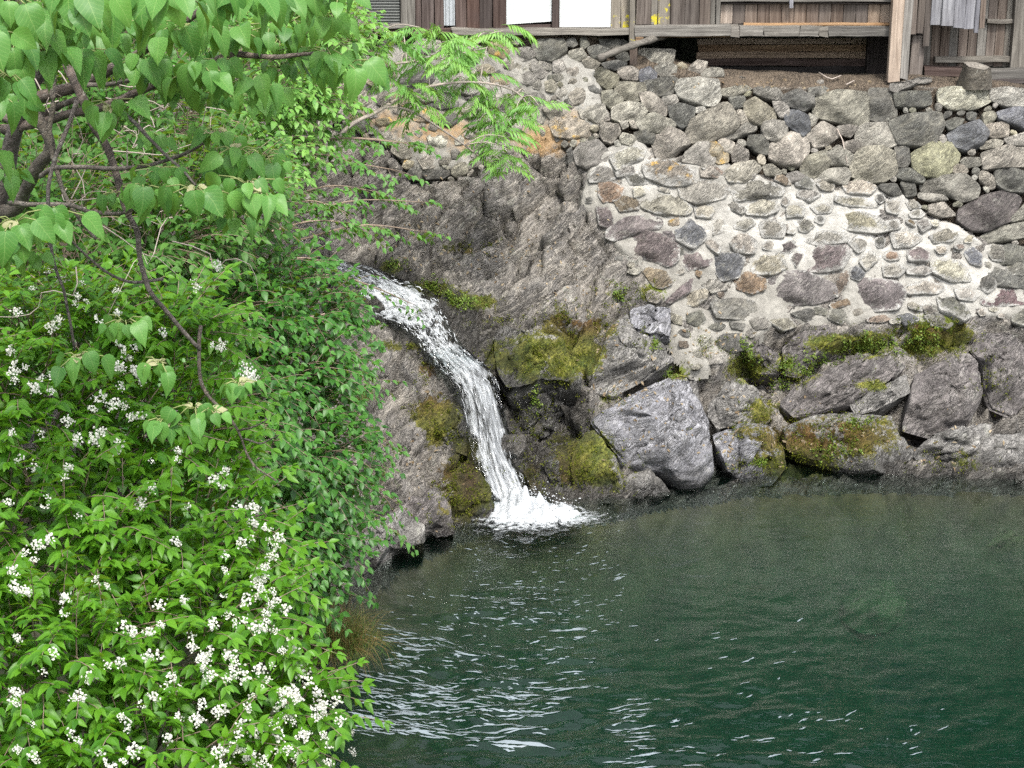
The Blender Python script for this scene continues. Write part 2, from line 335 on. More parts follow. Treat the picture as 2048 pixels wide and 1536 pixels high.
col(850, 1080, [(960, 13.45), (850, 13.95), (740, 14.5), (660, 15.0), (600, 15.5), (540, 16.0), (480, 16.45), (400, 16.8), (340, 17.0), (200, 17.25), (78, 17.45)])
col(760, 1140, [(1020, 13.05), (900, 13.5), (780, 14.1), (680, 14.7), (610, 15.4), (560, 15.85), (510, 16.3), (440, 16.8), (340, 17.1), (200, 17.35), (78, 17.55)])
col(690, 1195, [(1020, 12.85), (900, 13.35), (780, 14.0), (660, 14.7), (590, 15.5), (540, 16.1), (500, 16.45), (430, 16.95), (300, 17.35), (78, 17.6)])
for px in (560, 420): ctl += [at(px, 1180, 12.2 if px > 500 else 11.8), at(px, 1000, 12.8), at(px, 800, 13.8), at(px, 620, 15.2), at(px, 545, 16.1), at(px, 500, 16.5), at(px, 380, 17.3), at(px, 78, 17.8)]
ctl += [at(1005, 1003, shoreY(1003)), at(1040, 1000, shoreY(1000)), at(1020, 960, shoreY(1003) + .12)]
ctl += [(-1.3, 11.2, 0), (-1.45, 10.2, 0), (-1.4, 9.2, 0), (-1.15, 8.2, 0), (-.7, 7.5, 0), (.5, 7.1, 0), (3, 7, 0), (7, 7, 0), (11, 7, 0),
        (-.85, 11.2, -.5), (-.9, 10, -.6), (-.8, 9, -.6), (0, 8, -.7), (3, 7.8, -.7), (7, 7.8, -.7), (0, 10, -1.5), (1, 12, -1.6), (3, 12.5, -1.9), (5, 12.6, -1.8), (8, 12.4, -1.7), (11, 12, -1.7),
        (2, 10, -2.2), (4, 9.5, -2.4), (7, 10, -2.4), (11, 10, -2.2), (0, 12.2, -1.0), (-.3, 11, -1.2),
        (-2.3, 11.4, .75), (-2.2, 10, .7), (-2.2, 8.5, .7), (-1.9, 7.2, .8), (-1.5, 6, 1.1), (-4, 11, 1.9), (-4, 9, 1.8), (-4, 7, 1.9), (-3.5, 5, 2.0), (-6, 11, 3.6), (-6, 8, 3.2), (-9, 10, 5.2), (-6, 4, 3.2), (-12, 6, 6.5), (-14, 14, 8),
        (0, 5.5, .9), (3, 5.4, .9), (7, 5.4, .9), (11, 5.4, 1), (0, 3, 2.3), (5, 3, 2.3), (0, .8, 3.5), (6, .6, 3.5), (0, -3, 3.7), (8, -3, 3.7), (-8, -3, 4), (13, 3, 2.5),
        (-4.3, 13, 2.2), (-4.6, 15, 2.4), (-5, 16.5, 3.0), (-7, 14, 4.0), (-8, 17, 5.5), (-12, 20, 8), (-5, 19, 4.2)]
for x in (-3, -1, 0.5): ctl += [(x, 18.2, 3.52), (x, 20, 3.5), (x, 24, 3.6)]
for x in (1.9, 3, 4.5, 6, 9, 13): ctl += [(x, 18.6, 3.06), (x, 20, 3.1), (x, 24, 3.4)]
for x in (-16, -8, 0, 8, 16): ctl += [(x, 30, 7), (x, 38, 13), (x, 50, 22)]
ctl = np.array(ctl, float)
def ker(d2): return np.sqrt(d2 + .05)
_K = ker(((ctl[:, None, :2] - ctl[None, :, :2]) ** 2).sum(-1)) + np.eye(len(ctl)) * -0.02
_n = len(ctl); _A = np.zeros((_n + 3, _n + 3)); _A[:_n, :_n] = _K; _A[:_n, _n] = 1; _A[:_n, _n + 1:] = ctl[:, :2]; _A[_n:, :_n] = _A[:_n, _n:].T
_W = np.linalg.solve(_A, np.concatenate([ctl[:, 2], [0, 0, 0]]))
def rbf(x, y):
    x = np.asarray(x, float); y = np.asarray(y, float); r = _W[_n] + _W[_n + 1] * x + _W[_n + 2] * y
    for i in range(_n): r = r + _W[i] * ker((x - ctl[i, 0]) ** 2 + (y - ctl[i, 1]) ** 2)
    return r
GX = np.arange(-16, 16.01, .08); GY = np.arange(-4, 52.01, .08)
_gx, _gy = np.meshgrid(GX, GY); HG = rbf(_gx, _gy)
def H(x, y):
    u = np.clip((np.asarray(x, float) - GX[0]) / .08, 0, len(GX) - 1.001); v = np.clip((np.asarray(y, float) - GY[0]) / .08, 0, len(GY) - 1.001)
    i = u.astype(int); j = v.astype(int); a = u - i; b = v - j
    return HG[j, i] * (1 - a) * (1 - b) + HG[j, i + 1] * a * (1 - b) + HG[j + 1, i] * (1 - a) * b + HG[j + 1, i + 1] * a * b
def hit(px, py, y0=8.5, y1=21.):
    px = np.atleast_1d(np.asarray(px, float)); py = np.atleast_1d(np.asarray(py, float))
    d = rayd(px, py); f = lambda Y: CAMZ + d[..., 2] * Y / d[..., 1] - H(d[..., 0] * Y / d[..., 1], Y)
    lo = np.full(px.shape, y0); hi = np.full(px.shape, y1); done = np.zeros(px.shape, bool)
    for Y in np.arange(y0, y1, .06):
        Y = np.full(px.shape, Y); b = (f(Y) < 0) & ~done; hi = np.where(b, Y, hi); lo = np.where(b, Y - .06, lo); done |= b
    for _ in range(12):
        m = (lo + hi) / 2; b = f(m) < 0; hi = np.where(b, m, hi); lo = np.where(b, lo, m)
    return at(px, py, (lo + hi) / 2)
def hit1(px, py): return hit([px], [py])[0]
def nrm(x, y, e=.12):
    gx = (H(x + e, y) - H(x - e, y)) / (2 * e); gy = (H(x, y + e) - H(x, y - e)) / (2 * e)
    n = np.stack([-gx, -gy, np.ones_like(gx)], -1); return n / np.linalg.norm(n, axis=-1)[..., None]
# regions on the picture side, used to lay out stones, moss and stains on the ground that is there
R2 = lambda x, y: (1200 + x / 2.415, y / 2.415)
R3 = lambda x, y: (1100 + x / 2.16, 400 + y / 2.16)
R1 = lambda x, y: (600 + x / 2.926, y / 2.926)
R4 = lambda x, y: (600 + x / 2.194, 480 + y / 2.194)
MORT = [(1165, 330), (1215, 300), (1290, 285), (1330, 310), (1400, 325), (1470, 330), (1560, 345), (1650, 358), (1760, 372), (1850, 420), (1920, 450), (1990, 480), (2120, 500), (2120, 660), (1980, 640), (1890, 655), (1760, 655), (1640, 655), (1560, 650), (1500, 690), (1440, 730), (1385, 745), (1340, 660), (1340, 610), (1290, 600), (1270, 560), (1225, 510), (1180, 450), (1160, 390)]
DRY = [(1080, 75), (1260, 75), (1262, 165), (1330, 150), (1380, 155), (1500, 180), (1780, 178), (1900, 175), (2140, 172), (2140, 520), (1990, 482), (1920, 452), (1850, 420), (1760, 374), (1650, 360), (1560, 347), (1400, 327), (1290, 287), (1215, 302), (1165, 332), (1120, 290), (1075, 270), (1040, 200)]
UPL = [(600, 90), (720, 78), (1080, 76), (1042, 200), (1075, 272), (1010, 310), (960, 345), (900, 365), (820, 362), (780, 300), (700, 262), (600, 240)]
MOSS = [(940, 495, 60, 14, 1), (860, 578, 60, 14, 1.2), (930, 602, 60, 16, 1.2), (780, 535, 25, 14, 1), (1150, 625, 80, 35, .8), (1230, 590, 60, 25, .8), (1085, 712, 95, 42, 2.1), (1130, 760, 50, 40, .7), (1060, 850, 60, 70, .42), (870, 840, 48, 60, 1.2), (930, 960, 55, 85, 1.4), (905, 1010, 60, 40, .9),
        (800, 690, 55, 12, .9), (860, 745, 40, 25, .8), (1500, 735, 45, 35, 1.3), (1570, 730, 40, 26, 1.3), (1600, 745, 40, 30, 1.1), (1720, 690, 120, 26, 1.4), (1850, 680, 85, 42, 1.5), (1130, 640, 60, 22, 1.1), (1190, 655, 50, 25, 1.2), (1520, 825, 50, 35, .8), (1650, 880, 130, 50, 1.25), (1600, 930, 120, 35, 1.1), (1520, 935, 30, 20, .9),
        (1720, 850, 90, 30, .7), (1350, 745, 40, 18, .9), (1180, 925, 76, 60, 1.6), (1060, 965, 50, 40, .9), (1850, 660, 70, 22, 1), (1910, 920, 70, 26, .8), (1480, 862, 60, 20, .7), (1300, 585, 30, 25, 1.1), (1300, 680, 40, 30, .6), (1420, 690, 50, 30, .5), (1990, 760, 40, 60, .5), (1210, 800, 40, 30, .5), (700, 600, 40, 20, .9), (1000, 640, 60, 12, .6), (1745, 770, 40, 14, .9)]
BROWN = [(860, 760, 60, 60), (940, 960, 20, 60), (860, 960, 60, 60), (1640, 870, 130, 40), (1160, 640, 60, 30), (1070, 560, 50, 20), (1850, 650, 60, 20), (1100, 960, 50, 60), (960, 510, 40, 15)]
OCHRE = [(760, 240, 90, 25, 1), (880, 260, 90, 35, 1.1), (1090, 275, 80, 30, 1.3), (1130, 240, 50, 25, .9), (860, 235, 40, 20, 1), (930, 290, 40, 20, 1), (800, 200, 50, 25, .8), (1210, 235, 25, 20, .6), (1100, 460, 14, 8, .4)]
def fields(P):
    x, y = proj(P); m = np.zeros(x.shape); b = np.zeros(x.shape); o = np.zeros(x.shape)
    for cx, cy_, rx, ry, w_ in MOSS: m = np.maximum(m, w_ * np.exp(-.7 * (((x - cx) / rx) ** 2 + ((y - cy_) / ry) ** 2)))
    for cx, cy_, rx, ry in BROWN: b = np.maximum(b, np.exp(-.7 * (((x - cx) / rx) ** 2 + ((y - cy_) / ry) ** 2)))
    for cx, cy_, rx, ry, w_ in OCHRE: o = np.maximum(o, w_ * np.exp(-.7 * (((x - cx) / rx) ** 2 + ((y - cy_) / ry) ** 2)))
    # wet: a band above the water line and along the stream bed
    wt = smooth(.22, .05, P[..., 2] + .09 * vnoise(P * 5)) * (P[..., 2] > -3)
    for a_, b_, r in WETSEG:
        ax, ay = a_; bx, by = b_; t = np.clip(((x - ax) * (bx - ax) + (y - ay) * (by - ay)) / ((bx - ax) ** 2 + (by - ay) ** 2), 0, 1)
        dd = np.hypot(x - ax - t * (bx - ax), y - ay - t * (by - ay)); wt = np.maximum(wt, smooth(r * 1.25, r * .75, dd + 14 * fbm(P * 4, 2)))
    m = m * (.9 + .5 * fbm(P * 3.2, 3, 77))
    return dict(moss=m, brown=np.clip(b, 0, 1), ochre=o, wet=np.clip(wt, 0, 1))
WETSEG = [((620, 545), (760, 570), 28), ((760, 570), (880, 660), 62), ((880, 660), (980, 720), 70), ((960, 720), (1000, 980), 90), ((1060, 790), (1130, 780), 45), ((1050, 830), (1110, 830), 80), ((1050, 900), (1080, 920), 60), ((900, 610), (960, 650), 35)]
def rockdisp(P, n, amp):
    """blocky, layered relief along the normal"""
    w_ = P + .12 * np.stack([fbm(P * 1.7, 3, 5), fbm(P * 1.7, 3, 6), fbm(P * 1.7, 3, 7)], -1)
    ns = np.array([-.50, -.28, .82]); t1 = np.array([.80, .1, .52]); t1 /= np.linalg.norm(t1); t2 = np.cross(ns, t1)
    Q = np.stack([w_ @ t1, w_ @ t2, w_ @ ns], -1)
    d1, d2, cid, vec = worley(Q * np.array([1.3, 1.8, 4.2]), 3); a = (cid - .5) * .19 + vec[..., 2] * .075 - .10 * smooth(.16, .0, d2 - d1)
    e1, e2, cid2, vec2 = worley(Q * np.array([3.5, 5., 13.]) + 7, 9); b = (cid2 - .5) * .10 + vec2[..., 2] * .04 - .03 * smooth(.16, 0, e2 - e1)
    tt = Q[..., 2] / .10 + 1.6 * cid + .8 * fbm(P * 1.6, 3, 90); fr = tt - np.floor(tt); t3 = Q[..., 2] / .043 + 2.3 * cid2 + .6 * fbm(P * 4, 2, 91); f3 = t3 - np.floor(t3)
    led = .040 * (fr * smooth(1., .88, fr) - .5) * smooth(-.35, .25, vnoise(P * 1.1, 92)) + .016 * (f3 * smooth(1., .85, f3) - .5)
    return amp * (led + a + b + .11 * fbm(P * 1.1, 3, 2) + .012 * fbm(P * 14, 3, 4))
def spaced(lo, hi, dlo, dhi, fine, coarse):
    a = [dlo]; 
    while a[-1] < dhi: a.append(a[-1] + fine)
    s = fine
    while a[-1] < hi: s = min(s * 1.25, coarse); a.append(a[-1] + s)
    s = fine; b = [dlo]
    while b[-1] > lo: s = min(s * 1.25, coarse); b.append(b[-1] - s)
    return np.array(sorted(set(b)) [:-1] + a)
xs = spaced(-15.5, 15.5, -3.4, 5.6, .024, .5); ys = spaced(-3.5, 51, 12.0, 17.8, .020, .8)
X, Y = np.meshgrid(xs, ys); Z = H(X, Y); P0 = np.stack([X, Y, Z], -1); N0 = nrm(X, Y)
px_, py_ = proj(P0)
inwall = (inpoly(MORT, px_, py_) | inpoly(DRY, px_, py_) | inpoly(UPL, px_, py_)) & (Y > 12)
vis = (Y > 11.0) & (Y < 17.6) & (Z > -.6) & (X > -6)
zone = np.where(vis, 1., 0.) ; flat = (Y > 17.25) | ((Z > 2.95) & (X > 1))
amp = np.where(inwall, .08, 1.) * np.where(flat, .06, 1.) * np.where(Y > 11., 1., .5)
# the slope above the wall at left and the bank near the camera stay soft
D = rockdisp(P0.reshape(-1, 3), N0.reshape(-1, 3), amp.ravel()).reshape(X.shape)
und = smooth(0.05, -.25, Z); D = D * (1 - .85 * und)
# steep wall ground is set back so that stones and mortar stand in front of it
back = np.where(inpoly(DRY, px_, py_) | inpoly(UPL, px_, py_), -.13, 0) * (Y > 12)
# stream bed: a shallow groove
BREG = [(1185, 620), (1340, 630), (1440, 745), (1560, 670), (1760, 675), (1890, 670), (2140, 665), (2140, 940), (1800, 930), (1240, 985), (1180, 900), (1190, 760)]
back = back - .17 * (inpoly(BREG, px_, py_) & (Y > 12))
g = np.zeros(X.shape)
for (a_, b_, r) in [((560, 535), (700, 548), 30), ((700, 548), (790, 590), 34), ((790, 590), (880, 690), 40), ((880, 690), (960, 800), 60)]:
    ax, ay = a_; bx, by = b_; t = np.clip(((px_ - ax) * (bx - ax) + (py_ - ay) * (by - ay)) / ((bx - ax) ** 2 + (by - ay) ** 2), 0, 1)
    g = np.maximum(g, np.exp(-(np.hypot(px_ - ax - t * (bx - ax), py_ - ay - t * (by - ay)) / r) ** 2))
g *= (Y > 12)
D = D * (1 - .55 * g) - .05 * g
P1 = P0 + N0 * (D + back)[..., None]
# shadowed hollow right of the fall
ny, nx = X.shape
idx = np.arange(nx * ny).reshape(ny, nx)
Q = np.stack([idx[:-1, :-1], idx[:-1, 1:], idx[1:, 1:], idx[1:, :-1]], -1).reshape(-1, 4)
zc = Z.ravel()[Q].mean(1); yc = Y.ravel()[Q].mean(1); xc = X.ravel()[Q].mean(1)
fld = fields(P1.reshape(-1, 3))
pxr, pyr = px_.ravel(), py_.ravel()
soil = np.clip(smooth(17.0, 17.2, Y) * (Z > 2.9) + .9 * (inpoly(DRY, px_, py_) & (Y > 12)) + .35 * (inpoly(UPL, px_, py_) & (Y > 12)), 0, 1).ravel()
soil = np.maximum(soil, (smooth(11.6, 10.8, Y) * (Z > 0.02)).ravel()); soil = np.maximum(soil, smooth(-3.2, -4.2, X).ravel())
fld['soil'] = soil; fld['ochre'] = fld['ochre'] * (pyr < 420)
bedm = (zc < -.16) & (yc < 16); rockm = ~bedm & (yc > 11.4) & (yc < 17.9) & (xc > -4.2)
V1 = P1.reshape(-1, 3)
def piece(name, mask, mat, kind='structure'):
    f = Q[mask]; u, inv = np.unique(f.ravel(), return_inverse=True)
    me = mesh_np(name, V1[u], inv.reshape(-1, 4), attrs={k: v[u] for k, v in fld.items()})
    return obj(name, me, mat, kind=kind)
def bed_mat():
    s = NT('pool_bed'); v = s.vec(); n = s.noise(v, 2.5, 5, .6); f = s.vor(v, 6); g_ = s.noise(v, 12, 4)
    c = s.mix(s.ramp(n, .35, .65), (.022, .017, .009), (.055, .042, .020)); c = s.mix(s.ramp(f, .1, .6, .5, 0), c, (.07, .06, .035)); c = s.mix(s.ramp(g_, .5, .7, 0, .5), c, (.07, .055, .028))
    return s.done(s.princ(c, .9, s.bump(n, .6, .05)))
M['bed'] = bed_mat()
def ground_mat():
    s = NT('earth_bank'); v = s.vec(); n = s.noise(v, 3, 6, .6); f = s.noise(v, 25, 4, .7)
    c = s.mix(s.ramp(n, .35, .65), (.045, .04, .022), (.03, .055, .014)); c = s.mix(s.ramp(f, .5, .7, 0, .5), c, (.09, .07, .045))
    return s.done(s.princ(c, .95, s.bump(s.math('ADD', n, f), .8, .06)))
M['ground'] = ground_mat()
piece('bedrock', rockm, M['bedrock']); piece('pool_bed', bedm, M['bed']); piece('ground', ~bedm & ~rockm, M['ground'])
# ------------------------------------------------------------------ stones and boulders
def resample(poly, n, rnd=.1):
    """outline as radius over angle around the centroid: n points, corners a little worn"""
    p = np.asarray(poly, float); k = 10; e = []
    for i in range(len(p)):
        a, b = p[i], p[(i + 1) % len(p)]
        e += [a + (b - a) * t / k for t in range(k)]
    e = np.array(e)
    for _ in range(3): e = (1 - rnd) * e + rnd * .5 * (np.roll(e, 1, 0) + np.roll(e, -1, 0))
    seg = np.linalg.norm(np.roll(e, -1, 0) - e, axis=1); s = np.concatenate([[0], np.cumsum(seg)]); t = np.linspace(0, s[-1], n, endpoint=False)
    ee = np.vstack([e, e[:1]])
    return np.stack([np.interp(t, s, ee[:, 0]), np.interp(t, s, ee[:, 1])], -1)
def rock_mesh(name, poly, u, v, n, h, back, seed, K=6, N=18, facets=10, rough=.6, extra=None, prof=2.6):
    r_ = np.random.default_rng(seed)
    o = resample(poly, N); c = o.mean(0); o = o - c; size = math.sqrt(abs(.5 * np.sum(o[:, 0] * np.roll(o[:, 1], -1) - np.roll(o[:, 0], -1) * o[:, 1])))
    s = np.sin(np.linspace(0, 1, K + 1)[1:] * math.pi / 2) ** .9
    rings = [(o * k) for k in s]; pts = [np.zeros((1, 2))] + rings; sv = [np.zeros(1)] + [np.full(N, k) for k in s]
    xy = np.concatenate(pts); S = np.concatenate(sv)
    z = h * np.maximum(0, 1 - S ** (prof * 1.5)) ** (1 / 1.7)
    for _ in range(facets):
        a = r_.uniform(0, 2 * math.pi); g = r_.uniform(.25, 1.5); off = h * r_.uniform(.45, .95)
        pl = off + g * .55 * size * .5 - g * (xy[:, 0] * math.cos(a) + xy[:, 1] * math.sin(a)); z = np.minimum(z, np.maximum(pl, 0))
    # back: two shrinking rings
    bk = [(o * 1.0, -.28 * back), (o * .88, -.8 * back), (o * .5, -back)]
    xy = np.concatenate([xy] + [b[0] for b in bk]); z = np.concatenate([z] + [np.full(N, b[1]) for b in bk]); S = np.concatenate([S, np.full(N, 1.), np.full(N, 1.), np.full(N, 1.)])
    W = xy[:, :1] * u + xy[:, 1:] * v + z[:, None] * n
    off3 = r_.uniform(-50, 50, 3); Wn = W + off3
    f = 1 / max(size, .05)
    d = rough * size * (.10 * fbm(Wn * f * 1.6, 3, 1) + .035 * fbm(Wn * f * 6, 2, 3))
    d1, d2, ci, ve = worley(Wn * f * 1.7, 4); d += rough * size * (.10 * (ci - .5) * smooth(0, .12, d2 - d1) - .03 * smooth(.10, 0, d2 - d1))
    dirn = W + n * size * .15; dirn /= np.linalg.norm(dirn, axis=1)[:, None] + 1e-9; dirn = dirn * .55 + n * .45
    W = W + dirn * (d * (1 - .75 * (S > .93)))[:, None]
    R_ = K + 3; q = []; t = [(0, 1 + (j + 1) % N, 1 + j) for j in range(N)]; t = [(0, 1 + j, 1 + (j + 1) % N) for j in range(N)]
    for i in range(R_ - 1):
        b0 = 1 + i * N; b1 = b0 + N
        for j in range(N): k = (j + 1) % N; q.append((b0 + j, b1 + j, b1 + k, b0 + k))
    at_ = dict(edge=S)
    if extra is not None: at_.update(extra(W))
    return mesh_np(name, W, [np.array(q), np.array(t)], attrs=at_), c, size
def frame(n):
    n = np.asarray(n, float); n = n / np.linalg.norm(n); u = np.cross([0, 1, 0], n); u = np.cross(n, [0, 0, 1.]) * -1 if np.linalg.norm(u) < .2 else u
    u = np.array([1., 0, 0]) - n * n[0]; u /= np.linalg.norm(u); v = np.cross(n, u); return u, v, n
def plane_poly(pix, c, n, u, v):
    d = rayd([p[0] for p in pix], [p[1] for p in pix]); o = np.array([0, 0, CAMZ]); t = ((c - o) @ n) / (d @ n)
    w_ = o + d * t[:, None] - c; return np.stack([w_ @ u, w_ @ v], -1)
def stone(pix, mat, parent, eadd=0., n=(0, -.86, .5), seed=0, grow=1.04, lift=.02, hk=.30, back=.16, K=5, N=16, **k):
    pix = np.asarray(pix, float); cc = pix.mean(0); pix = cc + (pix - cc) * grow
    n = np.asarray(n, float); n = n + rng.normal(0, .09, 3); n /= np.linalg.norm(n); u, v, n = frame(n)
    c = hit1(*cc) + n * lift
    pl = plane_poly(pix, c, n, u, v)
    if np.sum(pl[:, 0] * np.roll(pl[:, 1], -1) - np.roll(pl[:, 0], -1) * pl[:, 1]) < 0: pl = pl[::-1]
    w_ = np.ptp(pl, axis=0); sz = min(w_)
    me, c2, s_ = rock_mesh('stone', pl, u, v, n, min(hk * sz, .16), max(min(back, sz * .8), .05), seed, K=K, N=N, **k)
    if eadd: ed = me.attributes['edge'].data; [setattr(a_, 'value', a_.value + eadd) for a_ in ed]
    return obj('stone', me, mat, parent, c + c2[0] * u + c2[1] * v)
def parse(txt, fn):
    out_ = []
    for ln in txt.strip().splitlines():
        a = ln.split(); out_.append((a[0], [fn(*map(float, p.split(','))) for p in a[1:]]))
    return out_
DRYS = parse('''
g 70,395 215,400 220,450 180,490 110,480 75,435
k 215,390 370,375 385,410 350,450 290,462 225,440
w 380,385 480,375 570,385 580,470 550,510 450,500 385,470 365,430
g 90,325 150,318 185,335 180,385 110,380 85,350
b 190,340 240,320 275,355 270,385 210,405 185,375
g 265,320 330,300 370,315 365,365 300,372 270,350
g 190,235 360,240 350,300 260,320 190,310
o 10,440 70,435 115,480 100,505 50,520 10,490
g 60,520 130,490 200,500 225,540 190,570 110,590 60,570
g 190,450 245,445 320,500 320,555 270,560 215,520
g 300,470 365,455 380,490 345,515 305,500
k 330,515 380,500 460,520 445,590 395,615 345,580
w 460,520 500,512 515,530 490,550 462,545
g 175,570 260,552 350,580 365,610 300,640 215,635 180,605
g 265,650 330,615 400,640 435,690 390,710 330,765 275,760 255,700
g 500,545 590,500 620,500 670,580 660,625 540,675 440,685 415,650 440,590
t 580,430 700,410 735,430 650,465 590,460
k 620,470 700,462 705,510 650,525
o 700,500 750,470 840,530 850,580 790,605 740,600 700,550
g 745,420 850,420 880,450 880,485 800,475 745,445
k 885,460 950,430 1030,460 1035,500 980,535 910,510 880,490
k 1005,425 1080,415 1110,435 1070,465 1015,460
o 1050,470 1150,435 1290,450 1290,600 1260,620 1150,590 1035,560 1030,500
k 1300,430 1400,430 1430,480 1430,570 1340,585 1295,570
k 1425,450 1500,440 1590,440 1600,500 1540,520 1430,515
g 835,490 880,490 915,520 910,560 870,565 845,530
b 890,550 930,530 1010,560 1015,625 980,655 900,600
g 1010,545 1055,570 1040,605 1015,610
g 780,595 830,578 900,590 905,640 860,680 800,665 780,630
g 650,640 700,590 750,600 755,630 640,670 605,665
k 720,655 780,650 815,690 810,745 750,735 710,700
g 820,700 920,640 1000,665 1010,730 960,800 890,800 820,760
g 1000,650 1075,585 1140,620 1160,650 1100,700 1040,710
g 1145,610 1200,600 1250,610 1210,665 1170,650
g 1245,620 1290,595 1400,592 1440,690 1400,708 1270,710 1235,665
k 1400,590 1480,555 1640,540 1660,600 1620,690 1530,700 1450,695
g 410,740 470,690 530,690 560,745 550,790 490,795 400,780
y 480,690 560,685 620,745 620,780 570,790 520,750
g 570,680 600,665 650,690 640,740 580,730
g 635,740 660,695 720,730 715,775 640,780
g 970,800 1000,755 1090,725 1110,780 1090,840 1020,860 975,840
g 1095,740 1150,700 1190,720 1225,750 1200,800 1110,790
g 1170,690 1240,670 1265,700 1250,740 1200,730
g 1210,780 1260,720 1370,712 1425,740 1430,830 1380,870 1300,880 1220,850
k 1425,710 1490,705 1500,780 1480,810 1430,800
o 1510,740 1600,690 1690,690 1735,750 1710,820 1640,860 1570,850 1520,810
k 1430,820 1500,812 1570,860 1560,880 1480,875 1430,850
w 1640,430 1700,418 1880,430 1885,490 1800,530 1700,530 1640,490
w 1885,430 1960,420 2048,430 2048,510 1950,515 1890,480
b 1920,540 2010,515 2060,520 2060,625 1990,600 1930,570
t 1850,545 1895,535 1920,560 1900,590 1860,600
k 1660,590 1720,565 1760,575 1740,610 1690,625
b 1680,650 1740,610 1830,580 1880,640 1850,690 1770,720 1700,700
t 1855,605 1970,585 1975,655 1900,665 1860,640
g 1950,670 2060,635 2060,700 1980,705
t 1830,700 1900,670 1950,680 1930,715 1840,720
g 1845,740 1960,705 2060,720 2060,800 1920,810 1860,815
g 1760,760 1840,760 1840,800 1780,810 1740,780
t 1710,800 1760,785 1780,830 1740,840 1705,830
k 1910,830 1960,808 2060,830 2060,925 1970,920 1920,890
g 1550,890 1640,850 1760,838 1830,900 1820,950 1750,975 1650,940 1560,930
g 1535,930 1660,940 1680,965 1600,975 1540,955
p 1740,1010 1850,945 1960,925 2030,960 1990,1060 1880,1110 1800,1105 1735,1060
g 1985,1050 2060,975 2060,1055 1990,1070
g 1840,1140 1940,1095 2060,1070 2060,1140 1960,1165 1860,1175
g 1590,990 1660,975 1720,1040 1640,1050 1590,1025
k 1350,890 1430,885 1460,940 1400,945 1355,910
k 1450,880 1520,885 1530,940 1480,950
t 785,800 830,790 880,830 860,850 800,845
t 590,840 650,790 740,775 780,815 700,880 630,880
g 480,800 560,800 590,840 560,860 490,850
g 900,840 950,825 1015,860 1010,885 910,880
g 1035,850 1110,815 1190,810 1210,840 1190,890 1110,880 1040,875
g 660,530 690,530 720,590 680,600
k 165,640 230,625 265,650 255,690 200,690 170,670
g 0,590 90,600 100,640 60,690 20,680 0,650
g 95,590 130,580 140,610 110,625
g 140,585 165,580 180,620 150,615
g 425,330 470,290 520,300 500,350 450,380 425,365
g 470,345 540,325 590,330 600,365 520,380 475,375
k 1890,1210 1970,1180 2060,1200 2060,1285 1940,1275 1880,1240
k 1810,1310 1880,1285 1960,1310 2060,1330 2060,1390 1900,1385 1820,1355
''', R2) + parse('''
y 1460,720 1500,680 1590,670 1700,740 1680,800 1580,815 1490,790
g 1630,640 1700,600 1780,610 1790,680 1740,720 1650,690
o 1700,440 1760,395 1860,440 1850,500 1800,520 1710,490
g 1570,560 1610,510 1680,520 1700,580 1660,610 1600,610
g 1500,560 1540,500 1580,510 1570,560 1530,585
g 1430,480 1480,460 1510,500 1490,540 1440,530
g 1420,630 1450,590 1530,600 1600,650 1540,690 1470,700
k 1360,260 1400,230 1540,230 1560,290 1480,350 1400,350 1370,300
g 1570,300 1650,280 1680,330 1620,375 1580,360
k 1680,280 1740,260 1820,290 1790,340 1710,340
k 1750,230 1900,230 1930,280 1850,300 1770,270
g 1480,360 1530,345 1560,400 1530,430 1480,420
g 1560,400 1630,385 1660,430 1610,455 1570,440
g 1650,350 1700,335 1760,370 1720,410 1670,400
k 1765,370 1850,350 1920,370 1850,410 1790,400
g 1600,890 1640,840 1740,820 1800,880 1790,940 1680,990 1620,960
k 1560,880 1590,860 1605,940 1570,965
''', R1)
UPS = parse('''
g 1280,440 1380,400 1420,440 1410,500 1340,510 1290,480
g 1250,290 1340,270 1390,320 1310,360 1260,350
g 1340,370 1400,350 1470,370 1470,410 1390,420 1345,400
g 1140,350 1230,340 1290,380 1270,430 1180,400
y 1030,390 1100,370 1140,400 1140,430 1050,430
y 1110,450 1200,430 1280,450 1270,490 1180,500 1120,490
k 790,600 850,560 930,590 920,630 850,640 800,630
g 930,640 980,610 1040,640 1040,680 980,690
k 800,720 860,650 920,650 930,720 880,745
g 970,730 1060,690 1100,700 1080,780 1030,780
y 440,700 540,680 590,700 560,735 460,735
g 640,770 680,740 720,780 700,805 650,800
w 740,800 800,770 880,800 860,890 810,905 760,860
g 890,780 960,790 960,840 910,850
g 880,880 930,860 955,910 930,935 890,930
g 680,920 760,900 810,940 790,980 720,990
g 810,940 860,905 890,930 870,960 820,965
k 625,1010 670,970 715,990 700,1050 640,1050
k 720,1020 780,1000 870,990 880,1020 830,1050 740,1050
g 890,980 960,935 990,960 980,1010 920,1040 885,1020
g 985,950 1020,920 1055,930 1040,980 990,990
y 570,600 650,590 700,620 640,650
g 380,640 450,600 490,640 480,680 410,690
g 200,640 280,620 330,670 290,700 210,700
g 80,700 150,690 190,740 150,780 100,750
g 340,220 420,240 410,300 340,290
k 440,730 470,760 450,790 400,780
''', R1)
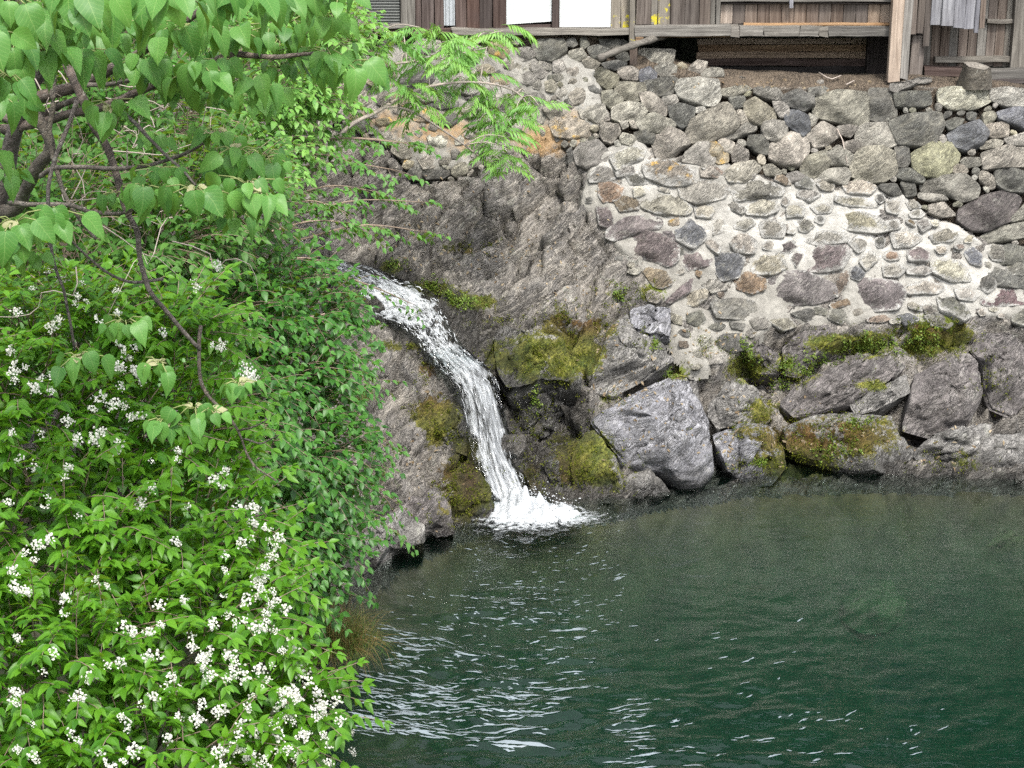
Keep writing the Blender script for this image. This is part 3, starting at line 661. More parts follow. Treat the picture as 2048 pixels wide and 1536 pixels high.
MORS = parse('''
y 225,800 300,770 410,780 445,820 430,880 330,885 240,850
k 130,850 170,840 225,865 220,890 150,890
g 80,810 150,790 195,815 180,845 90,850
w 60,750 190,700 215,720 200,770 90,810
g 395,900 450,875 570,880 610,910 590,950 480,975 410,950
n 0,890 60,885 110,910 90,960 20,970 0,940
n 75,970 120,950 180,970 180,1005 100,1015
t 215,980 290,945 380,960 430,1010 400,1030 280,1025 220,1000
t 165,905 210,900 220,935 170,950
g 650,920 720,880 820,885 875,910 860,940 740,950 670,965
g 960,925 1010,915 1060,940 1010,965 960,945
t 705,1000 750,975 840,965 855,1010 800,1035 720,1030
g 460,1000 510,985 550,1010 530,1045 470,1040
g 1150,950 1250,955 1330,980 1320,1000 1200,995 1150,970
t 1180,885 1270,875 1330,900 1300,930 1200,925
p 50,1110 120,1060 230,1045 280,1070 270,1110 170,1130 80,1155 50,1140
p 155,1160 190,1125 300,1145 365,1190 360,1250 320,1275 230,1250 150,1220
b 375,1090 430,1070 510,1090 500,1150 450,1185 380,1150
y 320,1075 375,1050 380,1085 330,1100
p 295,1125 340,1115 365,1150 350,1170 310,1160
p -10,1010 40,1010 60,1060 50,1095 0,1080
t 905,1000 950,985 985,1000 980,1040 910,1045
o 1025,1000 1080,985 1120,1000 1110,1025 1050,1030
t 1140,1030 1220,1015 1330,1050 1385,1100 1330,1115 1210,1110 1150,1075
g 650,1080 720,1055 745,1080 700,1110 655,1100
t 775,1080 830,1065 890,1090 880,1140 790,1140
g 980,1155 1080,1120 1200,1130 1190,1165 1060,1180
g 1205,1170 1240,1140 1300,1150 1300,1195 1250,1215
g 1380,1070 1440,1060 1450,1100 1400,1110
t 1410,1130 1480,1110 1550,1150 1500,1190 1430,1190
g 1600,1140 1680,1105 1740,1110 1700,1160 1620,1170
g 610,1140 690,1120 755,1170 740,1215 660,1215
p 870,1180 930,1165 955,1185 910,1225 880,1215
p 990,1270 1070,1190 1180,1190 1200,1220 1160,1290 1080,1305 1000,1300
p 920,1250 950,1220 980,1230 950,1285
t 740,1295 770,1235 870,1230 890,1290 830,1320 750,1315
b 545,1230 640,1230 690,1250 660,1330 590,1345 550,1290
p 405,1240 450,1210 530,1250 520,1280 430,1300 405,1275
n 655,1340 720,1320 790,1350 790,1390 730,1410 670,1390
p 800,1400 860,1330 980,1320 1110,1380 1110,1430 1020,1460 880,1465 800,1430
n 1130,1400 1160,1330 1195,1310 1195,1370 1150,1425
b 1210,1300 1240,1285 1275,1320 1250,1350 1215,1340
p 1230,1380 1300,1355 1430,1370 1460,1420 1430,1480 1330,1490 1250,1460
p 1490,1210 1540,1190 1590,1210 1580,1255 1500,1250
t 1610,1270 1680,1250 1760,1290 1780,1350 1700,1350 1620,1310
g 1370,1290 1430,1275 1475,1300 1440,1335 1380,1330
g 1490,1300 1560,1285 1610,1305 1570,1325 1495,1320
g 1465,1390 1560,1360 1670,1385 1620,1415 1500,1415
b 1760,1220 1800,1195 1840,1230 1840,1280 1790,1270
r 1855,1450 1920,1405 2000,1400 2060,1420 2060,1460 1960,1475 1870,1470
g 1720,1400 1790,1390 1830,1420 1800,1450 1740,1440
n 1110,1470 1190,1445 1205,1470 1130,1490
g 1560,1480 1600,1470 1650,1490 1620,1510
g 600,985 650,975 700,1010 680,1030 620,1010
g 1530,1070 1580,1060 1600,1090 1560,1115
g 495,1150 540,1160 580,1190 570,1220 520,1190
k 370,1205 400,1195 405,1225 375,1235
g 480,1360 560,1350 610,1390 540,1410
p 320,1450 400,1380 440,1350 430,1410 350,1460
g 540,1060 600,1060 600,1110 550,1130
g 1480,980 1530,975 1550,1000 1500,1010
''', R2) + parse('''
k 715,440 800,430 900,445 930,480 850,510 740,500
g 1295,480 1340,470 1355,495 1310,505
n 1370,510 1440,498 1465,515 1430,528 1380,525
g 865,520 930,505 940,545 890,560
g 950,520 1030,510 1060,545 1010,560
k 780,530 840,535 830,560 790,550
k 590,500 650,480 670,520 640,545 600,530
w 640,590 690,580 700,625 650,640
g 665,670 740,665 745,700 680,710
k 1050,490 1120,470 1160,500 1110,520
k 1145,465 1195,470 1190,495 1150,490
b 1505,500 1560,490 1590,515 1540,535
g 1610,460 1650,450 1670,480 1630,495
g 615,660 650,640 660,690 620,690
''', R3)
MORS = MORS + parse('g 1700,1030 1750,980 1850,990 1880,1020 1800,1060 1710,1060', R1)
def lime(x, y):
    a = np.exp(-((x - 1700) / 330) ** 2 - ((y - 455) / 95) ** 2) * 1.1; b = np.exp(-((x - 1300) / 120) ** 2 - ((y - 340) / 50) ** 2)
    c = np.exp(-((x - 1900) / 180) ** 2 - ((y - 570) / 80) ** 2) * .8; return np.maximum(np.maximum(a, b), c)
# ---- fill the gaps between the traced stones with small ones
def fill(region, traced, rmax, rmin, tries, margin, aspect=(1., 1.5), seed=1):
    r_ = np.random.default_rng(seed); g = 3
    gx, gy = np.meshgrid(np.arange(590, 2075, g), np.arange(70, 760, g)); occ = ~inpoly(region, gx, gy)
    for _, p in traced:
        p = np.array(p); c = p.mean(0); occ |= inpoly(c + (p - c) * (1 + margin), gx, gy)
    free = np.argwhere(~occ); res = []
    for rr in np.linspace(rmax, rmin, 7):
        for _ in range(tries):
            i = free[r_.integers(len(free))]; cx, cy_ = gx[i[0], i[1]], gy[i[0], i[1]]
            a = r_.normal(0, .35); e = r_.uniform(*aspect); k = int(rr * 2 / g) + 2
            y0, y1, x0, x1 = max(i[0] - k, 0), i[0] + k, max(i[1] - k, 0), i[1] + k
            X_, Y_ = gx[y0:y1, x0:x1] - cx, gy[y0:y1, x0:x1] - cy_
            U = (X_ * math.cos(a) + Y_ * math.sin(a)) / (rr * e); W_ = (-X_ * math.sin(a) + Y_ * math.cos(a)) / (rr / e ** .5)
            m = U ** 2 + W_ ** 2 < 1
            if (occ[y0:y1, x0:x1] & m).any() : continue
            occ[y0:y1, x0:x1] |= (U ** 2 + W_ ** 2 < (1 + margin) ** 2)
            n = r_.integers(5, 8); th = np.sort((np.arange(n) + r_.uniform(-.3, .3, n)) / n * 2 * math.pi); q = r_.uniform(.92, 1.22, n)
            px, py = rr * e * np.cos(th) * q, rr / e ** .5 * np.sin(th) * q
            res.append(('', [(cx + x * math.cos(a) - y * math.sin(a), cy_ + x * math.sin(a) + y * math.cos(a)) for x, y in zip(px, py)]))
    return res
def pick(seq, r_): return seq[int(r_.integers(len(seq)))]
def build_wall(th, traced, filler, pre, cols, n, lift, hk, seed, limit=296, **k):
    r_ = np.random.default_rng(seed); area = lambda p: abs(sum(p[i][0] * p[(i + 1) % len(p)][1] - p[(i + 1) % len(p)][0] * p[i][1] for i in range(len(p))))
    allp = traced + [(pick(cols, r_), p) for _, p in filler]; allp.sort(key=lambda a: -area(a[1]))
    for i, (c, p) in enumerate(allp[:limit]):
        big = area(p) > 2500
        stone(p, M[pre + c], th, n=n, eadd=(.46 * float(lime(*np.mean(p, axis=0))) if pre == 'm' else 0.), seed=seed * 1000 + i, lift=lift, hk=hk, K=7 if big else 4, N=28 if big else 18, **k)
    return len(allp)
dryf = fill(DRY, DRYS, 17, 5.5, 500, .06, seed=3); upf = fill(UPL, UPS, 30, 5.5, 700, .06, aspect=(1., 1.7), seed=4)
morf = fill(MORT, MORS, 19, 6, 260, .42, aspect=(1., 1.8), seed=5)
def base(px, py): return hit1(px, py)
wd = thing('dry_stone_wall', 'tall dry-laid rubble wall of loose grey angular stones under the wooden house', 'stone wall', base(1600, 400))
build_wall(wd, DRYS, dryf, 's', 'ggggkkto', (0, -.86, .5), .03, .26, 11, back=.22, grow=1.09)
wu = thing('rubble_wall', 'rubble wall with orange-stained mortar behind the light green sapling', 'stone wall', base(850, 350))
build_wall(wu, UPS, upf, 's', 'gggkty', (0, -.86, .5), .02, .28, 12)
wm = thing('mortared_stone_wall', 'leaning retaining wall of rounded stones set in whitish mortar above the boulders', 'stone wall', base(1700, 640))
build_wall(wm, MORS, morf, 'm', 'gggggttkkn', (0, -.80, .6), .032, .20, 13, back=.12, grow=1.24)
# ---- mortar: a sheet with its own lumps, standing proud of the rock
def sheet(name, region, parent, lift, limef, seed, step=.018, edge=16):
    gx = np.arange(-3.2, 5.8, step); gz = np.arange(.2, 3.9, step); X, Zz = np.meshgrid(gx, gz)
    # points of the wall ground at this x and height
    Yv = np.full(X.shape, 17.9); 
    for yy in np.arange(17.9, 14.5, -.04): Yv = np.where(H(X, yy) > Zz, yy, Yv)
    for _ in range(2): Yv = Yv + np.clip((Zz - H(X, Yv)) * .5, -.03, .03)
    k = np.pad(Yv, 4, mode='edge'); Yv = sum(k[4 + a:4 + a + Yv.shape[0], 4 + b:4 + b + Yv.shape[1]] for a in (-3, -1, 1, 3) for b in (-3, -1, 1, 3)) / 16
    P = np.stack([X, Yv, Zz], -1); x, y = proj(P)
    x2 = x + edge * fbm(P * 3.5, 3, seed); y2 = y + edge * fbm(P * 3.5 + 9, 3, seed)
    ins = inpoly(region, x2, y2); N_ = nrm(X, Yv)
    f_ = ins.astype(float)
    for _ in range(9): k = np.pad(f_, 1, mode='edge'); f_ = (k[:-2, 1:-1] + k[2:, 1:-1] + k[1:-1, :-2] + k[1:-1, 2:] + k[1:-1, 1:-1]) / 5
    f_ = smooth(.2, 1., f_); ins = f_ > 0
    d = lift * f_ - .13 * (1 - f_) + .028 * fbm(P * 5, 3, seed + 1) + .012 * fbm(P * 22, 3, seed + 2)
    P = P + N_ * d[..., None]; i = np.arange(X.size).reshape(X.shape)
    q = np.stack([i[:-1, :-1], i[:-1, 1:], i[1:, 1:], i[1:, :-1]], -1).reshape(-1, 4); m = ins.ravel()[q].all(1); q = q[m]
    u_, inv = np.unique(q.ravel(), return_inverse=True); V_ = P.reshape(-1, 3)[u_]; f = fields(V_); pxx, pyy = proj(V_)
    f['lime'] = limef(pxx, pyy)
    me = mesh_np(name, V_, inv.reshape(-1, 4), attrs=f); o = obj(name, me, M['mortar'], parent)
    return o
sheet('mortar', MORT, wm, .018, lime, 20)
sheet('mortar', [(600, 95), (720, 88), (1080, 85), (1180, 100), (1215, 180), (1215, 260), (1180, 320), (1130, 300), (1010, 312), (960, 340), (900, 360), (820, 355), (780, 300), (700, 262), (600, 240)], wu, .02, lambda x, y: .25 * np.exp(-((x - 1170) / 60) ** 2) + .1, 30)
# ---- boulders
def boulder(pix, mat, label, n=(0, -.72, .69), h=.35, back=.5, seed=0, lift=0., name='boulder', facets=7, cat='boulder', K=26, N=84, hit_at=None, prof=2.4, rough=.62, group=None, det=1.):
    pix = np.asarray(pix, float); cc = pix.mean(0); u, v, n = frame(n)
    c = (hit1(*cc) if hit_at is None else np.asarray(hit_at, float)) + n * lift; pl = plane_poly(pix, c, n, u, v)
    if np.sum(pl[:, 0] * np.roll(pl[:, 1], -1) - np.roll(pl[:, 0], -1) * pl[:, 1]) < 0: pl = pl[::-1]
    c0 = c.copy()
    me, c2, s_ = rock_mesh(name, pl, u, v, n, h, back, seed, K=K, N=N, facets=facets, rough=rough, prof=prof)
    c = c + c2[0] * u + c2[1] * v
    co = np.empty(len(me.vertices) * 3, np.float32); me.vertices.foreach_get('co', co); W = co.reshape(-1, 3).astype(float)
    nn = np.empty(len(me.vertices) * 3, np.float32); me.vertices.foreach_get('normal', nn); nn = nn.reshape(-1, 3)
    S = np.array([a.value for a in me.attributes['edge'].data])
    dd = rockdisp(W + c, nn, .42 * det) * np.clip(1.3 - S, .25, 1); W = W + nn * dd[:, None]
    me.vertices.foreach_set('co', W.astype(np.float32).ravel())
    for k_, a_ in fields(W + c).items():
        at_ = me.attributes.new(k_, 'FLOAT', 'POINT'); at_.data.foreach_set('value', a_.astype(np.float32))
    at_ = me.attributes.new('soil', 'FLOAT', 'POINT'); me.update()
    o = obj(name, me, mat, None, c); tag(o, label, cat, group); return o
BO = [
 ('boulderb', R3, '170,960 270,890 430,800 520,770 600,780 640,880 690,980 715,1180 640,1250 560,1255 480,1200 400,1180 330,1150 250,1050', 'huge pale blue-grey cracked boulder right of the waterfall at the water edge', .30, .6),
 ('boulder', R3, '350,1190 430,1165 480,1210 525,1265 460,1300 380,1310 320,1320 300,1240', 'small split brown boulder at the foot of the huge pale boulder', .14, .3),
 ('boulder', R3, '100,1090 150,1010 190,1000 250,1070 300,1150 320,1310 230,1310 140,1310 90,1200', 'yellow-green mossy boulder between the splash and the huge pale boulder', .18, .4),
 ('boulder', R3, '-30,1140 40,1085 90,1110 140,1200 150,1310 60,1315 -40,1300 -60,1200', 'rounded brown-green boulder nearest the foot of the waterfall', .16, .4),
 ('boulder', R3, '690,880 760,790 830,770 900,830 950,920 950,960 830,985 720,990 680,930', 'grey leaning boulder with green moss above the cracked boulder by the water', .18, .5),
 ('boulderb', R3, '700,1010 830,970 950,985 1010,1050 1025,1150 960,1235 860,1245 760,1190 720,1100', 'grey boulder with a sharp crack dipping into the pool right of the huge pale one', .24, .5),
 ('boulder', R3, '180,760 260,560 335,490 370,600 480,625 540,690 450,760 280,850 170,830', 'tall brownish boulder with dotted moss right of the mossy block', .20, .5),
 ('boulderb', R3, '340,480 430,465 525,460 530,540 525,600 430,610 385,585 350,560', 'squarish grey-blue block perched on the tall brownish boulder', .16, .35),
 ('boulder', R3, '500,770 540,745 600,750 640,790 650,870 600,860 540,800', 'small dark block on the top edge of the huge pale boulder', .10, .3),
 ('boulderp', R3, '840,650 900,615 960,640 1005,690 980,760 900,750', 'small dark purple boulder under the mortar with green fern beside it', .14, .3),
 ('boulderp', R3, '1000,640 1080,570 1180,560 1335,535 1330,600 1150,680 1080,770 1020,760', 'long dark purple boulder just under the mortared wall', .16, .4),
 ('boulderp', R3, '990,880 1060,800 1250,720 1470,665 1540,720 1450,790 1300,890 1180,920 1050,940', 'long flat purple-grey slab running up to the right below the mossy ledge', .20, .5),
 ('boulder', R3, '1290,880 1400,820 1540,750 1560,830 1450,900 1320,930', 'thin slanting brown slab left of the big purple dome', .10, .3),
 ('boulderp', R3, '1530,900 1570,760 1700,690 1800,650 1850,700 1860,870 1800,980 1650,1035 1520,1000', 'big dome-shaped purple boulder with curved ridges at the right', .26, .6),
 ('boulder', R3, '1560,1100 1650,1030 1830,975 1910,965 1900,1010 1830,1110 1750,1140 1590,1130', 'low grey boulder under the big purple dome at the water', .18, .4),
 ('boulder', R3, '1000,990 1130,930 1320,920 1480,930 1510,1010 1580,1100 1480,1190 1380,1210 1240,1190 1120,1130 1020,1080', 'wide mossy brown rock mass at the water edge in the middle right', .24, .6),
 ('boulderp', R3, '1810,650 1850,580 1980,570 2070,640 2070,840 2000,950 1880,900 1870,720', 'dark purple boulder at the far right edge under the wall', .2, .6),
 ('boulder', R3, '1740,1150 1900,1030 2070,1000 2070,1200 1900,1210', 'pale speckled low rock at the far right edge of the pool', .12, .4),
]
for i, (m, fn, p, lab, h, bk) in enumerate(BO):
    pix = [fn(*map(float, q.split(','))) for q in p.split()]
    boulder(pix, M[m], lab, h=h, back=bk, seed=500 + i)
boulder([(640 + q[0] / 2.133, 400 + q[1] / 2.133) for q in [(740, 560), (800, 530), (900, 580), (1040, 640), (1115, 720), (1115, 785), (1040, 765), (960, 762), (880, 785), (800, 800), (760, 740), (740, 650)]], M['boulder'], 'big block capped with bright green moss, dark and wet beneath, right of the fall', n=(0, -.45, .89), h=.14, back=.40, seed=541, lift=.16, prof=5.)
boulder([(640 + q[0] / 2.133, 400 + q[1] / 2.133) for q in [(780, 780), (960, 750), (1110, 770), (1135, 880), (1060, 1000), (960, 1100), (880, 1150), (810, 1000)]], M['boulder'], 'black wet rock wall in the hollow below the moss-capped block', n=(.1, -.98, -.12), h=.10, back=.6, seed=542, lift=-.02)
boulder([R4(*q) for q in [(640, 1130), (690, 1000), (740, 960), (830, 1080), (850, 1180), (800, 1250), (740, 1265), (650, 1210)]], M['boulder'], 'moss-covered olive boulder left of the splash', h=.18, back=.5, seed=543)
boulder([R4(*q) for q in [(580, 740), (640, 690), (710, 740), (730, 860), (735, 950), (660, 920), (600, 860)]], M['boulder'], 'mossy boulder hugging the left side of the waterfall', h=.14, back=.5, seed=544)
boulder([R4(*q) for q in [(380, 1230), (480, 1130), (600, 1080), (660, 1170), (680, 1290), (560, 1310), (470, 1330), (390, 1400)]], M['boulderp'], 'dark jointed rock foot at the water line left of the mossy boulder', h=.14, back=.5, seed=545)
boulder([(690, 1185), (700, 1110), (740, 1050), (800, 1020), (850, 1050), (850, 1085), (790, 1105), (765, 1135), (735, 1170)], M['boulder'], 'smooth grey rock spur running down to the water beside the grass tuft', h=.22, back=.7, seed=546, lift=.08)
# stones lying in the pool
sub = [(1745, 1215, 70, 55, 11.4, 'pale green sunken boulder seen through the water at the right'), (1480, 1010, 90, 30, 13.3, 'brown sunken rock shelf just under the surface right of the pale boulder'), (1700, 1010, 150, 32, 13.3, 'long sunken rock shelf along the right bank'), (1340, 1015, 70, 35, 13.1, 'brown sunken rock in front of the huge pale boulder'), (830, 1160, 60, 45, 11.6, 'brown sunken rock left of the waterfall foam'), (2000, 1085, 60, 22, 12.6, 'sunken rock near the right edge of the frame')]
def sunk():
    s = NT('sunken_rock'); v = s.vec(); n = s.noise(v, 5, 5, .6); c = s.mix(s.ramp(n, .35, .65), (.045, .038, .018), (.10, .09, .04)); return s.done(s.princ(c, .9, s.bump(n, .6, .03)))
M['sunken'] = sunk()
for i, (px, py, rx, ry, Y_, lab) in enumerate(sub):
    pix = [(px + rx * math.cos(t) * (1 + .12 * math.sin(3 * t + i)), py + ry * math.sin(t)) for t in np.linspace(0, 2 * math.pi, 10, endpoint=False)]
    p = at(px, py, Y_ + 0.0); d = rayd(px, py); t = (CAMZ + [1.0, .42, .42, .42, .45, .55][i]) / -d[2]; c = np.array([0, 0, CAMZ]) + d * t
    boulder(pix, M['sunken'], lab, n=(0, -.3, .95), h=.2, back=.6, seed=600 + i, hit_at=c, K=12, N=40, name='sunken_rock', cat='sunken rock')
# ------------------------------------------------------------------ pool water
def wave(X, Y):
    cx, cy_ = .08, 13.6
    r = np.hypot(X - cx, Y - cy_); P = np.stack([X, Y, np.zeros_like(X)], -1)
    wr = r + .30 * fbm(P * .8, 3, 41) + .06 * fbm(P * 3, 2, 44)
    amp = np.exp(-((X - .2) / 2.6) ** 2) * smooth(.3, 2.2, r) * .45 + .09 + .22 * smooth(2.6, 4, r) * smooth(4, 1.5, X) + 1.35 * np.exp(-((X + .8) / 1.3) ** 2) * smooth(12.3, 10.8, Y) + .8 * smooth(11.4, 9.6, Y) * smooth(4.2, .8, X)
    mod = .6 + .8 * np.clip(fbm(P * 1.1 + 5, 3, 50) + .2, -.6, 1)
    th_ = np.arctan2(X - cx, cy_ - Y) * np.maximum(r, .6); Wq = np.stack([wr / .13, th_ / .30, 0 * r], -1); Wr = np.stack([wr / .07, th_ / .15, 0 * r], -1)
    z = .0125 * amp * mod * (vnoise(Wq, 31) + .45 * vnoise(Wr, 32))
    z += .0026 * (amp + .3) * fbm(P * np.array([5., 9., 1]), 3, 60) + .0022 * (amp + .25) * fbm(P * np.array([11, 19, 1]), 2, 61)
    z += .03 * np.exp(-(r / .35) ** 2) * fbm(P * 14, 2, 70) + .012 * np.exp(-(r / .8) ** 2) * fbm(P * 12, 3, 71)
    return z
def pool():
    wx = spaced(-6, 15, -1.9, 6.2, .035, .5); wy = spaced(3.8, 15.8, 8.6, 15.0, .022, .4); X, Y = np.meshgrid(wx, wy)
    z = wave(X, Y)
    ny, nx = X.shape; V_ = np.stack([X, Y, z], -1).reshape(-1, 3); i = np.arange(nx * ny).reshape(ny, nx)
    q = np.stack([i[:-1, :-1], i[:-1, 1:], i[1:, 1:], i[1:, :-1]], -1).reshape(-1, 4)
    rim = np.concatenate([i[0, :-1], i[:-1, -1], i[-1, :0:-1], i[:0:-1, 0]]); lo = V_[rim].copy(); lo[:, 2] = -4.5; nb = len(V_)
    V_ = np.concatenate([V_, lo]); m = len(rim); k = np.arange(m); k2 = (k + 1) % m
    side = np.stack([rim[k], nb + k, nb + k2, rim[k2]], -1)
    V_ = np.concatenate([V_, [[4.5, 9.8, -4.5]]]); cap = np.stack([nb + k, np.full(m, len(V_) - 1), nb + k2], -1)
    s = NT('pool_water'); v = s.vec(); n = s.noise(s.vec(scale=(1, 1.7, 1)), 22, 3, .5)
    b = s.bump(n, .12, .02); fr = s.n('Fresnel', None, IOR=1.36, Normal=b)
    gl = s.n('BsdfGlossy', None, Color=(1, 1, 1), Roughness=.03, Normal=b); tr = s.n('BsdfTransparent', None, Color=(.93, .97, .96))
    s.done(s.n('MixShader', None, _0=fr.outputs[0], _1=tr, _2=gl))
    vol = s.n('VolumePrincipled', None, Color=WATER_COL, Density=WATER_DENS, Anisotropy=.2); vol.inputs['Absorption Color'].default_value = WATER_ABS
    s.t.links.new(vol.outputs[0], s.out.inputs['Volume'])
    o = obj('pool_water', mesh_np('pool_water', V_, [q, side, cap]), s.m, kind='structure'); return o
WATER_COL = (.0125, .041, .028, 1); WATER_DENS = .95; WATER_ABS = (.12, .42, .34, 1)
pool()
def slivers():  # pale slivers added on the water to stand in for sky glints
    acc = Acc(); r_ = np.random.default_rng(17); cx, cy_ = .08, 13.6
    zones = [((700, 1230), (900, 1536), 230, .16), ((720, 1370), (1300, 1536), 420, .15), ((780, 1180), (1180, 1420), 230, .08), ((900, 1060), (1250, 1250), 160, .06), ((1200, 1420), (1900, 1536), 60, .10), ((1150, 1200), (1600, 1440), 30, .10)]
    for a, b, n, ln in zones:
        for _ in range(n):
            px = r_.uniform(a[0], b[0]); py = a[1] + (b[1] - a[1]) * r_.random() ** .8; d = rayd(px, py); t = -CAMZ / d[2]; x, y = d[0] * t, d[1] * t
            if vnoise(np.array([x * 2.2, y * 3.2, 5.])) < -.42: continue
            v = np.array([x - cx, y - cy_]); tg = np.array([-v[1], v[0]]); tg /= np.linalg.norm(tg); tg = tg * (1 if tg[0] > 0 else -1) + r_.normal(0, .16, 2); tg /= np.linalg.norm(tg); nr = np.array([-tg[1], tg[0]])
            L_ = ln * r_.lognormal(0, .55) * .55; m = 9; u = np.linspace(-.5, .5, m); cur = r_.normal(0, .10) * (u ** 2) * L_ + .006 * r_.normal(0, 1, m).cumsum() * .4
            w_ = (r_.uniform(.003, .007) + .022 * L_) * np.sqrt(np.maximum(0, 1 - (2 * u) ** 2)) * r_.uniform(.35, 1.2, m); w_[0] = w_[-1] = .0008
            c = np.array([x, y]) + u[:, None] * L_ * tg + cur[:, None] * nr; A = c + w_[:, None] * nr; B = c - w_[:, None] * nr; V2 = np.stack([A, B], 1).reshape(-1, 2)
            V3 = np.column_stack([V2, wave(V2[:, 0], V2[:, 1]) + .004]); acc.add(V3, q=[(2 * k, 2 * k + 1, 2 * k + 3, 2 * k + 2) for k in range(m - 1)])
    s = NT('drifting_foam'); s.done(s.princ((.16, .19, .21), .2, None, Specular_IOR_Level=.6)); obj('drifting_foam', acc.mesh('drifting_foam'), s.m, kind='stuff')  # not foam: added pale slivers standing in for sky glints
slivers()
# ------------------------------------------------------------------ stream and waterfall
def white_mat(name, lo, hi, sx, sy, col=(.66, .69, .72), bias='edge', rough=.35):
    s = NT(name); uv = s.n('TexCoord').outputs['UV']
    m1 = s.n('Mapping', Vector=uv, Scale=(sx, sy, 1)).outputs[0]; m2 = s.n('Mapping', Vector=uv, Scale=(sx * 3.1, sy * 2.2, 1)).outputs[0]
    a = s.noise(m1, 1., 5, .62, .7); b = s.noise(m2, 1., 4, .6, .4)
    f = s.math('ADD', s.math('MULTIPLY', a, .65), s.math('MULTIPLY', b, .35)); f = s.math('ADD', f, s.attr('white'))
    al = s.ramp(f, lo, hi)
    d = s.princ(col, rough, s.bump(f, .7, .02), Specular_IOR_Level=.5); t = s.n('BsdfTranslucent', None, Color=(.7, .73, .75))
    solid = s.n('MixShader', None, _0=.3, _1=d, _2=t)
    clear = s.n('MixShader', None, _0=s.n('Fresnel', None, IOR=1.33, Normal=s.bump(f, 1., .03)).outputs[0], _1=s.n('BsdfTransparent', None, Color=(.86, .9, .9)), _2=s.n('BsdfGlossy', None, Roughness=.08, Normal=s.bump(f, 1., .03)))
    return s.done(s.n('MixShader', None, _0=al, _1=clear, _2=solid))
M['fallw'] = white_mat('falling_white_water', .47, .76, 17, 8, (.54, .565, .59)); M['streamw'] = white_mat('broken_stream_water', .45, .62, 8, 20, (.56, .585, .61))
M['strand'] = simple('water_strand', (.5, .52, .54), .25, 0, .1); 
def strip(path, nu, nv, off, seed, whitef, mat, name, lump=.012, parent=None, round_=.03):
    """path rows: left px,py  right px,py"""
    path = np.array(path, float); L = spline(path[:, :2], nv); Rr = spline(path[:, 2:4], nv); u = np.linspace(0, 1, nu)
    px = L[:, None, 0] * (1 - u) + Rr[:, None, 0] * u; py = L[:, None, 1] * (1 - u) + Rr[:, None, 1] * u
    P = hit(px.ravel(), py.ravel()).reshape(nv, nu, 3); k = np.pad(P, ((2, 2), (2, 2), (0, 0)), mode='edge'); P = sum(k[a:a + nv, b:b + nu] for a in range(5) for b in range(5)) / 25
    P[..., 2] = np.maximum(P[..., 2], -.02)
    to = np.array([0, -.80, .6]); vv = np.linspace(0, 1, nv)[:, None] * np.ones(nu); uu = u[None] * np.ones((nv, 1))
    bul = round_ * np.sin(np.pi * uu) ** .6
    offv = np.interp(vv, np.linspace(0, 1, len(off)), off)
    fl = np.stack([uu * 10, vv * 7, np.zeros_like(uu)], -1)
    d = offv + bul + lump * (fbm(fl * np.array([1.6, 1.2, 1]), 3, seed) + .6 * vnoise(fl * np.array([4, 2.5, 1]), seed + 3))
    d = np.where((uu < .02) | (uu > .98), -.04, d)
    P = P + to * d[..., None]; i = np.arange(nu * nv).reshape(nv, nu); q = np.stack([i[:-1, :-1], i[1:, :-1], i[1:, 1:], i[:-1, 1:]], -1).reshape(-1, 4)
    en = .10 * fbm(fl * np.array([.2, 2.5, 1]), 3, seed + 9); ed = smooth(0, .16, uu - .08 - en) * smooth(1, .84, uu + .08 - en * .8)
    wh = whitef(uu, vv) - .34 * (1 - ed)
    me = mesh_np(name, P.reshape(-1, 3), q, uv=np.stack([uu, vv], -1).reshape(-1, 2), attrs=dict(white=wh.ravel()))
    return obj(name, me, mat, parent), P
fallp = [(852, 712, 925, 694), (874, 738, 965, 727), (892, 764, 992, 756), (914, 799, 1006, 800), (932, 870, 1020, 870), (945, 932, 1040, 930), (962, 975, 1060, 970), (978, 1016, 1078, 1006)]
wf = thing('waterfall', 'white waterfall pouring over dark rock into the pool', 'waterfall', base(1025, 1015))
_, FP = strip(fallp, 40, 110, [.03, .05, .08, .12, .14, .12, .10, .08], 81, lambda u, v: .02 + .10 * smooth(.05, .35, v) + .05 * smooth(.75, 1, v) - .10 * np.exp(-((u - .42) / .16) ** 2 - ((v - .55) / .14) ** 2), M['fallw'], 'water_sheet', .03, wf, .06)
strm = [(600, 546, 610, 520), (660, 558, 680, 522), (712, 588, 742, 533), (720, 618, 802, 556), (758, 644, 864, 582), (806, 664, 892, 618), (832, 692, 906, 656), (858, 724, 936, 698), (888, 758, 980, 738)]
st, SP = strip(strm, 30, 130, [.02, .02, .02, .03, .03, .03, .03, .05], 91, lambda u, v: .0 + .10 * np.exp(-((v - .47) / .14) ** 2) + .02 * smooth(.6, 1, v) - .05 * smooth(.2, 0, v), M['streamw'], 'stream_water', .02, None, .01)
st['kind'] = 'structure'
